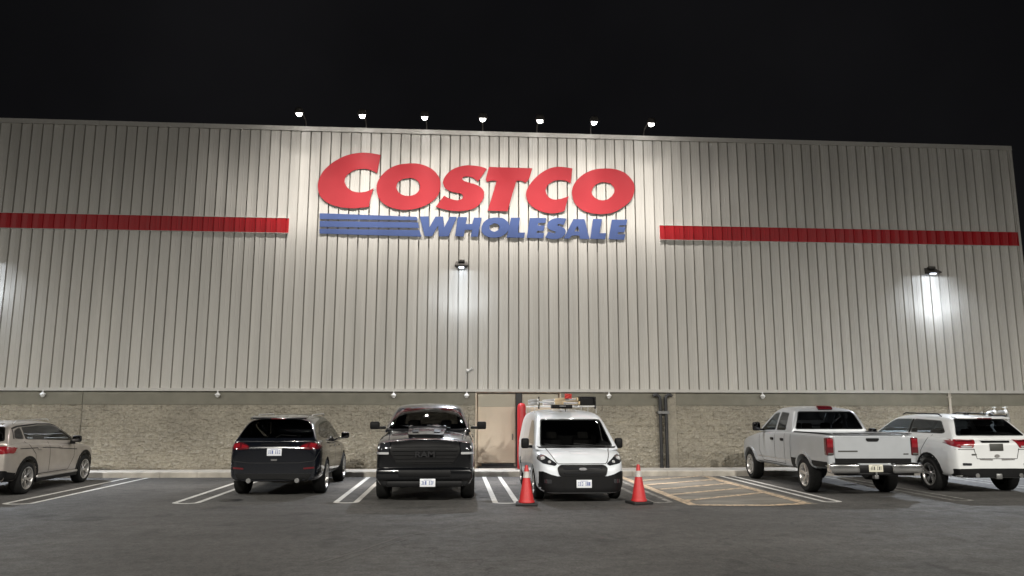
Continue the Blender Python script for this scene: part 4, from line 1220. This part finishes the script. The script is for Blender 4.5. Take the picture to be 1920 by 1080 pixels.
    for x in (-.80, .80):
        for y in (-1.53, 1.53): c.wheel(x, y, .325, .215, .205, 6, 'alloy', 0)
    return c

def silver_pickup():
    c = Car('pickup', 'silver white pickup truck parked nose in, tailgate and chrome bumper towards us', 'pickup', (9.02, -3.78, 0), R(-1.8), 'car_silver')
    c.axle = .39
    zb = .46
    st = [(-2.98, .93, .62, 1.28, 0), (-2.97, .985, .60, 1.31, 0), (-2.8, 1.0, .58, 1.33, 0), (-1.75, 1.0, .52, 1.33, 0), (-1.0, .995, zb, 1.33, 0), (-.6, .99, zb, 1.32, .0), (.6, .985, zb, 1.29, .02), (1.05, .985, zb, 1.27, .05), (1.3, .995, zb, 1.22, .10), (1.75, 1.0, .44, 1.14, .14), (2.2, .985, .40, 1.07, .16), (2.45, .93, .38, 1.0, .15), (2.56, .82, .40, .90, .12), (2.57, .6, .45, .8, .08)]
    cab = [(-1.02, 1.30), (-1.0, 1.42), (-.86, 1.80), (-.72, 1.88), (-.2, 1.92), (.2, 1.915), (.42, 1.86), (1.12, 1.34), (1.2, 1.27)]
    w1 = rounded([(-.62, 1.35), (-.58, 1.77), (-.10, 1.80), (-.06, 1.35)], .05)
    w2 = rounded([(.02, 1.35), (.0, 1.80), (.30, 1.77), (.92, 1.35), (.85, 1.32)], .05)
    rear = rounded([(-.84, 1.385), (-.67, 1.81), (.67, 1.81), (.84, 1.385)], .06)
    ws = rounded([(-.80, 1.36), (-.66, 1.82), (.66, 1.82), (.80, 1.36)], .06)
    c.body(st, lower_section(.06), cab, cab_section(1.27, .945, 1.92, .735, .09), [(1.75, .455, .40, 1.0), (-1.75, .455, .40, 1.0)], bed=(-.80, .80, -2.88, -1.08, .85, 2), tub=(-.8, .8, -.85, .9, .7, 2), wins=[w1, w2], wscreen=ws, rear=rear)
    c.patch('rear_window', rear, 'y', -1, 'glass_dark', glass=True, off=.004, th=0)
    m = MB()
    for x in (-.25, .25): m.box(x-.015, x+.015, -1.03, -.86, 1.40, 1.80)
    c.patch('windscreen', ws, 'y', 1, 'glass_clear', glass=True, off=.004, th=0)
    for s in (-1, 1):
        c.patch('side_window', w1, 'x', s, 'glass_tint', glass=True, off=.004, th=0)
        c.patch('side_window', w2, 'x', s, 'glass_clear', glass=True, off=.004, th=0)
        c.seam([[(-.04, 1.30), (-.04, .56), (.80, .56), (1.02, .8), (1.02, 1.25)], [(-.66, 1.32), (-.66, .56), (-.04, .56)], [(-1.03, 1.32), (-1.03, .55)]], 'x', s)
        m = MB(); m.rbox((s*1.13, .78, 1.42), (.20, .12, .22), .045, 3); m.rbox((s*1.0, .80, 1.34), (.16, .06, .05), .015); mi = c.add('mirror', m, 'trim_black')
        m = MB(); m.rbox((s*1.13, .716, 1.42), (.16, .006, .17), .002); c.add('mirror_glass', m, 'mirror_dark', mi)
        for y in (-.52, .12):
            m = MB(); m.rbox((s*.995, y, 1.13), (.03, .17, .065), .015); c.add('door_handle', m, 'trim_black')
        # tail lights wrap the corner of the bed
        m = MB(); m.rbox((s*.925, -2.93, 1.07), (.165, .14, .38), .03, 3); t = c.add('tail_light', m, 'dark_red_lens')
        m = MB(); m.rbox((s*.925, -3.0, 1.14), (.13, .012, .18), .005); c.add('lamp_element', m, 'red_lens', t)
        m = MB(); m.rbox((s*.925, -3.0, .915), (.12, .012, .04), .005); c.add('reversing_light', m, 'plate_dark', t)
        for yy in (-1.75, 1.75):
            ar = [(yy+math.cos(a)*r, .40+math.sin(a)*r) for r, rng in ((.50, range(0, 15)), (.452, range(14, -1, -1))) for a in [math.pi*k/14 for k in rng]]
            c.patch('arch_flare', ar, 'x', s, 'car_silver', off=.022, th=.03, step=.08)
        c.seam([[(-.98, .66), (1.15, .66)]], 'x', s, .02, 'alloy', 'body_crease')
        # chrome bumper halves
        m = MB(); m.rbox((s*.68, -3.03, .62), (.66, .2, .21), .05, 3); bu = c.add('bumper', m, 'chrome')
        m = MB(); m.rbox((s*.66, -3.06, .728), (.5, .13, .012), .004); c.add('step_pad', m, 'trim_black', bu)
        c.patch('cladding', [(-1.03, .74), (-1.36, .74), (-1.30, .50), (-1.03, .46)], 'x', s, 'trim_black', off=.006, th=.01)
        c.patch('cladding', [(-2.18, .74), (-2.9, .74), (-2.9, .60), (-2.14, .56)], 'x', s, 'trim_black', off=.006, th=.01)
    m = MB(); m.rbox((0, -3.0, .60), (.72, .12, .16), .03, 2); m.rbox((0, -2.97, .50), (1.7, .14, .06), .02); c.add('bumper_step', m, 'trim_black')
    m = MB(); m.rbox((0, -3.02, .44), (.08, .14, .08), .01); m.tube([(0, -3.08, .46), (0, -3.08, .54)], .02, 8); c.add('tow_hitch', m, 'grey_steel')
    tg = rounded([(-.83, 1.325), (.83, 1.325), (.83, .82), (-.83, .82)], .03)
    t = c.patch('tailgate', tg, 'y', -1, 'car_silver', off=.02, th=.06)
    c.patch('tailgate_edge', rounded([(-.82, 1.335), (.82, 1.335), (.82, 1.30), (-.82, 1.30)], .01), 'y', -1, 'car_silver', t, off=.034, th=.05)
    c.patch('tailgate_handle', rounded([(-.15, 1.245), (.15, 1.245), (.12, 1.175), (-.12, 1.175)], .03), 'y', -1, 'trim_black', t, off=.034, th=.03)
    c.patch('tailgate_badge', rounded([(-.76, .985), (-.34, .985), (-.34, .955), (-.76, .955)], .008), 'y', -1, 'plate_dark', t, off=.028, th=.02)
    c.patch('tailgate_badge', rounded([(.66, .925), (.77, .925), (.77, .90), (.66, .90)], .008), 'y', -1, 'plate_dark', t, off=.028, th=.02)
    for q in ([(-.83, .82), (.83, .82), (.83, .72), (-.83, .72)],): c.patch('lower_panel', q, 'y', -1, 'trim_black', off=.006, th=.02)
    c.plate((0, -3.072, .62), -1, 'plate_cream', chars=True, dark='plate_dark')
    m = MB(); m.rbox((0, -.80, 1.895), (.36, .12, .055), .015, 2, Matrix.Rotation(R(35), 3, 'X')); c.add('brake_light', m, 'dark_red_lens')
    m = MB()
    for s in (-1, 1): m.rbox((s*.88, -2.0, 1.335), (.11, 1.8, .02), .008)
    m.rbox((0, -2.93, 1.345), (1.62, .07, .015), .005)
    c.add('bed_rail_cap', m, 'trim_black')
    c.seats([(.1, 2), (-.55, 1)], 1.46, .38)
    for x in (-.87, .87):
        for y in (-1.75, 1.75): c.wheel(x, y, .39, .27, .255, 5, 'alloy', 0)
    return c

def white_suv():
    c = Car('suv', 'white sport utility car at the right edge, parked nose in beside the silver pickup', 'car', (12.02, -3.92, 0), R(-.8), 'car_pearl')
    c.axle = .375
    zb = .36
    st = [(-2.47, .78, .38, 1.05, .02), (-2.46, .90, .36, 1.12, .03), (-2.32, .955, .36, 1.20, .03), (-2.0, .97, .36, 1.24, .03), (-1.45, .975, zb, 1.25, .02), (-.6, .965, zb, 1.21, .02), (.4, .96, zb, 1.18, .02), (.9, .965, zb, 1.16, .04), (1.3, .97, zb, 1.13, .06), (1.8, .96, .34, 1.07, .07), (2.15, .92, .32, .98, .06), (2.30, .84, .32, .88, .05), (2.36, .6, .36, .8, .03)]
    cab = [(-2.36, 1.22), (-2.31, 1.28), (-2.02, 1.62), (-1.90, 1.685), (-1.5, 1.715), (-.5, 1.735), (.1, 1.72), (.38, 1.67), (1.05, 1.22), (1.12, 1.17)]
    w1 = rounded([(-2.0, 1.34), (-1.72, 1.60), (-.62, 1.64), (-.62, 1.31), (-1.9, 1.31)], .08)
    w2 = rounded([(-.54, 1.31), (-.54, 1.64), (.15, 1.635), (.34, 1.58), (.84, 1.27), (.75, 1.25)], .06)
    rear = rounded([(-.80, 1.275), (-.60, 1.635), (.60, 1.635), (.80, 1.275)], .05)
    ws = rounded([(-.76, 1.25), (-.62, 1.64), (.62, 1.64), (.76, 1.25)], .05)
    c.body(st, lower_section(.07), cab, cab_section(1.15, .915, 1.735, .67, .09), [(1.4575, .445, .36, .97), (-1.4575, .445, .36, .975)], tub=(-.76, .76, -2.1, .9, .55, 2), wins=[w1, w2], wscreen=ws, rear=rear)
    c.patch('rear_window', rear, 'y', -1, 'glass_dark', glass=True, off=.004, th=0)
    c.patch('windscreen', ws, 'y', 1, 'glass_clear', glass=True, off=.004, th=0)
    for s in (-1, 1):
        c.patch('side_window', w1, 'x', s, 'glass_tint', glass=True, off=.004, th=0)
        c.patch('side_window', w2, 'x', s, 'glass_clear', glass=True, off=.004, th=0)
        c.seam([[(-.58, 1.63), (-.58, 1.30)]], 'x', s, .08, 'trim_black', 'window_pillar')
        c.seam([[(-.58, 1.25), (-.56, .46), (.55, .46), (.82, .8), (.82, 1.2)], [(-1.55, 1.28), (-1.2, .9), (-1.15, .46), (-.56, .46)]], 'x', s)
        m = MB(); m.rbox((s*1.08, .72, 1.29), (.2, .11, .17), .045, 3); m.rbox((s*.97, .74, 1.22), (.14, .05, .05), .015); mi = c.add('mirror', m, 'trim_black')
        m = MB(); m.rbox((s*1.08, .661, 1.29), (.17, .006, .13), .002); c.add('mirror_glass', m, 'mirror_dark', mi)
        for y in (-.45, .55):
            m = MB(); m.rbox((s*.985, y-.1, 1.06), (.03, .19, .035), .012); c.add('door_handle', m, 'chrome')
        tl = rounded([(s*.97, 1.20), (s*.44, 1.19), (s*.54, 1.015), (s*.84, 1.02), (s*.93, 1.05)], .02)
        t = c.patch('tail_light', tl, 'y', -1, 'red_lens', off=.014, th=.05, step=.03)
        c.patch('reversing_light', rounded([(s*.56, 1.06), (s*.82, 1.06), (s*.80, 1.022), (s*.575, 1.022)], .01), 'y', -1, 'clear_lens', t, off=.022, th=.02, step=.03)
        c.patch('lamp_element', rounded([(s*.52, 1.165), (s*.86, 1.17), (s*.86, 1.15), (s*.53, 1.145)], .006), 'y', -1, 'dark_red_lens', t, off=.022, th=.02, step=.03)
        c.patch('reflector', rounded([(s*.60, .685), (s*.80, .69), (s*.80, .635), (s*.60, .635)], .015), 'y', -1, 'lamp_dark', off=.012, th=.02)
        m = MB(); m.tube([(s*.64, -1.6, 1.70), (s*.66, -1.5, 1.755), (s*.67, -.2, 1.775), (s*.64, -.02, 1.74)], .016, 8); c.add('roof_rail', m, 'trim_black')
        m = MB(); m.tube([(s*.5, -2.35, .42), (s*.5, -2.5, .42)], .05, 12); c.add('exhaust', m, 'chrome')
        ar = [(-1.4575+math.cos(a)*r, .375+math.sin(a)*r) for r, rng in ((.50, range(0, 13)), (.447, range(12, -1, -1))) for a in [math.pi*k/12 for k in rng]]
        c.patch('arch_trim', ar, 'x', s, 'trim_black', off=.008, th=.02, step=.08)
    c.patch('bumper_trim', rounded([(-.93, .56), (-.4, .57), (.4, .57), (.93, .56), (.90, .375), (-.90, .375)], .02), 'y', -1, 'trim_black', off=.012, th=.06)
    c.patch('tailgate_bar', rounded([(-.34, 1.165), (.34, 1.165), (.32, 1.125), (-.32, 1.125)], .012), 'y', -1, 'chrome', off=.02, th=.03)
    c.plate((0.0, -2.485, 1.03), -1, 'plate_dark', chars=False)
    c.patch('emblem', rounded([(-.06, .86), (0, .88), (.06, .86), (.06, .82), (0, .80), (-.06, .82)], .02), 'y', -1, 'alloy', off=.012, th=.02, step=.03)
    c.patch('badge', rounded([(-.58, .885), (-.47, .885), (-.47, .855), (-.58, .855)], .006), 'y', -1, 'plate_dark', off=.01, th=.02)
    c.seam([[(-.52, 1.0), (-.46, .78), (.46, .78), (.52, 1.0)], [(-.96, .98), (-.5, .98)], [(.5, .98), (.96, .98)]], 'y', -1, .014)
    c.seam([[(-.4, .765), (-.1, .755)], [(.1, .755), (.4, .765)]], 'y', -1, .03, 'alloy', 'bumper_crease')
    m = MB(); m.rbox((0, -2.03, 1.675), (1.22, .28, .035), .015, 2, Matrix.Rotation(R(6), 3, 'X')); sp = c.add('spoiler', m, 'car_pearl')
    m = MB(); m.rbox((0, -2.172, 1.655), (.34, .012, .024), .004); c.add('brake_light', m, 'dark_red_lens', sp)
    m = MB(); m.tube([(0, -2.42, 1.30), (.12, -2.33, 1.34), (.48, -2.36, 1.31)], .009, 6); c.add('wiper', m, 'trim_black')
    m = MB(); m.rbox((0, -1.55, 1.76), (.06, .16, .05), .02); c.add('aerial', m, 'trim_black')
    m = MB(); m.rbox((0, -2.40, .40), (.14, .2, .12), .02); c.add('tow_hitch', m, 'grey_steel')
    c.seats([(.15, 2), (-.85, 1)], 1.33)
    for x in (-.85, .85):
        for y in (-1.4575, 1.4575): c.wheel(x, y, .375, .265, .25, 5, 'alloy', 1)
    return c

def beige_suv():
    c = Car('suv', 'beige small sport utility car cut off by the left picture edge, black lower cladding', 'car', (-10.28, -3.50, 0), R(1.2), 'paint_beige')
    c.axle = .345
    zb = .27
    st = [(-2.26, .68, .34, .95, .02), (-2.25, .82, .32, 1.03, .03), (-2.12, .875, .30, 1.10, .03), (-1.8, .895, .30, 1.12, .03), (-1.38, .90, zb, 1.11, .02), (-.5, .89, zb, 1.07, .02), (.4, .885, zb, 1.03, .02), (.85, .89, zb, 1.00, .04), (1.3, .895, zb, .97, .06), (1.75, .87, .27, .91, .06), (2.0, .80, .26, .82, .05), (2.15, .68, .28, .72, .03), (2.17, .5, .34, .64, .02)]
    cab = [(-2.14, 1.10), (-2.08, 1.16), (-1.88, 1.42), (-1.78, 1.515), (-1.45, 1.545), (-.6, 1.565), (0, 1.555), (.28, 1.51), (1.0, 1.07), (1.08, 1.01)]
    w1 = rounded([(-1.78, 1.22), (-1.70, 1.38), (-1.50, 1.43), (-1.42, 1.44), (-1.42, 1.185), (-1.68, 1.195)], .05)
    w2 = rounded([(-1.37, 1.18), (-1.37, 1.445), (-.60, 1.475), (0, 1.47), (.22, 1.42), (.80, 1.10), (.72, 1.08)], .05)
    rear = rounded([(-.72, 1.16), (-.57, 1.46), (.57, 1.46), (.72, 1.16)], .06)
    ws = rounded([(-.70, 1.09), (-.56, 1.47), (.56, 1.47), (.70, 1.09)], .05)
    c.body(st, lower_section(.08), cab, cab_section(1.0, .845, 1.565, .61, .08), [(1.38, .405, .33, .895), (-1.38, .405, .33, .90)], tub=(-.70, .70, -1.9, .85, .5, 2), wins=[w1, w2], wscreen=ws, rear=rear)
    c.patch('rear_window', rear, 'y', -1, 'glass_dark', glass=True, off=.004, th=0)
    c.patch('windscreen', ws, 'y', 1, 'glass_clear', glass=True, off=.004, th=0)
    for s in (-1, 1):
        c.patch('side_window', w1, 'x', s, 'glass_tint', glass=True, off=.004, th=0)
        c.patch('side_window', w2, 'x', s, 'glass_tint', glass=True, off=.004, th=0)
        c.seam([[(-.45, 1.47), (-.45, 1.13)]], 'x', s, .07, 'trim_black', 'window_pillar')
        c.seam([[(-1.82, 1.20), (-1.74, 1.42), (-1.5, 1.46), (-.6, 1.50), (0, 1.49), (.26, 1.44), (.86, 1.09)]], 'x', s, .03, 'trim_black', 'window_trim')
        c.seam([[(-.45, 1.1), (-.45, .4), (.5, .4), (.75, .7), (.78, 1.02)], [(-1.45, 1.13), (-1.1, .85), (-1.0, .4), (-.45, .4)]], 'x', s)
        c.seam([[(-1.75, .99), (-.6, .97), (.9, .86)]], 'x', s, .018, 'seam', 'swage_line')
        m = MB(); m.rbox((s*1.0, .60, 1.12), (.2, .11, .16), .045, 3); m.rbox((s*.89, .62, 1.04), (.12, .05, .09), .015); mi = c.add('mirror', m, 'trim_black')
        m = MB(); m.rbox((s*1.0, .541, 1.12), (.17, .006, .12), .002); c.add('mirror_glass', m, 'mirror_dark', mi)
        for y in (-.95, .05):
            m = MB(); m.rbox((s*.905, y, .965), (.03, .18, .035), .012); c.add('door_handle', m, 'paint_beige')
        for yy in (-1.38, 1.38):
            ar = [(yy+math.cos(a)*r, .345+math.sin(a)*r) for r, rng in ((.475, range(0, 13)), (.407, range(12, -1, -1))) for a in [math.pi*k/12 for k in rng]]
            c.patch('arch_trim', ar, 'x', s, 'trim_black', off=.008, th=.02, step=.08)
        m = MB(); m.rbox((s*.885, 0, .335), (.05, 1.95, .06), .02); c.add('sill_trim', m, 'alloy')
        m = MB(); m.rbox((s*.86, 0, .27), (.07, 1.95, .09), .02); c.add('sill', m, 'trim_black')
        tl = rounded([(s*.90, 1.0), (s*.80, 1.06), (s*.55, 1.05), (s*.52, .93), (s*.78, .90), (s*.90, .92)], .03)
        t = c.patch('tail_light', tl, 'y', -1, 'red_lens', off=.012, th=.05, step=.03)
        c.patch('tail_light', rounded([(-2.18, .92), (-2.12, 1.03), (-1.95, 1.04), (-1.90, .98), (-2.0, .90)], .03), 'x', s, 'red_lens', off=.012, th=.04, step=.03)
        m = MB(); m.tube([(s*.54, -1.5, 1.53), (s*.56, -1.4, 1.585), (s*.57, -.1, 1.61), (s*.54, .1, 1.56)], .014, 8); c.add('roof_rail', m, 'alloy')
    c.patch('bumper_trim', rounded([(-.86, .56), (.86, .56), (.80, .36), (-.80, .36)], .05), 'y', -1, 'trim_black', off=.012, th=.06)
    for s in (-1, 1): c.patch('bumper_corner', [(-2.22, .54), (-1.87, .49), (-1.84, .30), (-2.15, .34)], 'x', s, 'trim_black', off=.008, th=.02)
    c.plate((0, -2.275, .80), -1)
    m = MB(); m.rbox((0, -1.9, 1.515), (1.06, .22, .03), .012, 2, Matrix.Rotation(R(8), 3, 'X')); c.add('spoiler', m, 'paint_beige')
    c.seats([(.15, 2), (-.7, 1)], 1.16, .33)
    for x in (-.785, .785):
        for y in (-1.38, 1.38): c.wheel(x, y, .345, .24, .235, 5, 'alloy', 1)
    return c

for f in (beige_suv, dark_suv, dark_pickup, white_van, silver_pickup, white_suv): f()

# load on the van's rack (world placing: van faces -y)
VX, VY = 2.56, -4.92
def on_van(x, y, z): return (VX-x, VY-y, z)
lad = empty('ladder', 'orange brown fibreglass extension ladder lying along the van roof rack', 'ladder', on_van(-.10, -.9, 1.945))
for x, z, w_ in ((-.19, .05, .19), (.19, .05, .19), (-.15, .135, .15), (.15, .135, .15)):
    mb = MB(); mb.rbox((x, 0, z), (.03, 2.5, .075), .008); mb.build('rail', 'ladder_fibre', lad, 40)
for k in range(8):
    for z, w_ in ((.05, .175), (.135, .135)):
        y = -1.13+k*.31
        mb = MB(); mb.tube([(-w_, y, z), (w_, y, z)], .018, 8); mb.build('rung', 'ladder_metal', lad, 40)
lad2 = empty('ladder', 'bare metal step ladder on the left half of the van roof rack', 'ladder', on_van(.46, -.95, 1.945))
for x in (-.19, .19):
    for z in (.04, .115):
        mb = MB(); mb.rbox((x, 0, z), (.03, 2.3, .06), .006); mb.build('rail', 'ladder_metal', lad2, 40)
for k in range(7):
    y = -1.14+k*.31
    mb = MB(); mb.rbox((0, y, .08), (.35, .08, .02), .006); mb.build('rung', 'ladder_metal', lad2, 40)
cr = empty('crate', 'open black crate at the right front of the van roof rack', 'crate', on_van(-.52, -.15, 1.945))
mb = MB()
mb.box(-.17, .17, -.2, .2, 0, .02); mb.box(-.17, -.15, -.2, .2, .022, .2); mb.box(.15, .17, -.2, .2, .022, .2); mb.box(-.148, .148, -.2, -.18, .022, .2); mb.box(-.148, .148, .18, .2, .022, .2)
mb.build('tub', 'trim_black', cr)
mb = MB(); mb.rbox((0, -.204, .17), (.28, .012, .04), .004); mb.build('rim', 'lamp_dark', cr)
tb = empty('tool_case', 'low dark tool case in the middle of the van roof rack', 'case', on_van(.14, .46, 1.86))
mb = MB(); mb.rbox((0, 0, .05), (.46, .3, .09), .02); mb.build('case_body', 'trim_black', tb, 40)
mb = MB(); mb.tube([(-.07, -.155, .06), (-.06, -.18, .06), (.06, -.18, .06), (.07, -.155, .06)], .01, 8); mb.build('handle', 'grey_steel', tb, 40)
rg = MB()
n = 9
vs = [(-.08+.16*i/(n-1), math.sin(i*1.7)*.012 + .02*math.sin(j*1.3+i), -.014*j) for j in range(n) for i in range(n)]
rg.add(vs, [(j*n+i, j*n+i+1, (j+1)*n+i+1, (j+1)*n+i) for j in range(n-1) for i in range(n-1)])
o = rg.build('rag', 'rag', None, 60); o.location = on_van(-.02, .42, 2.20)
me = evaluated(o.data, [('SOLIDIFY', {'thickness': .006})]); me.materials.clear(); me.materials.append(MATS['rag']); o.data = me
tag(o, 'small red warning cloth hanging from the ladder end over the van', 'cloth')
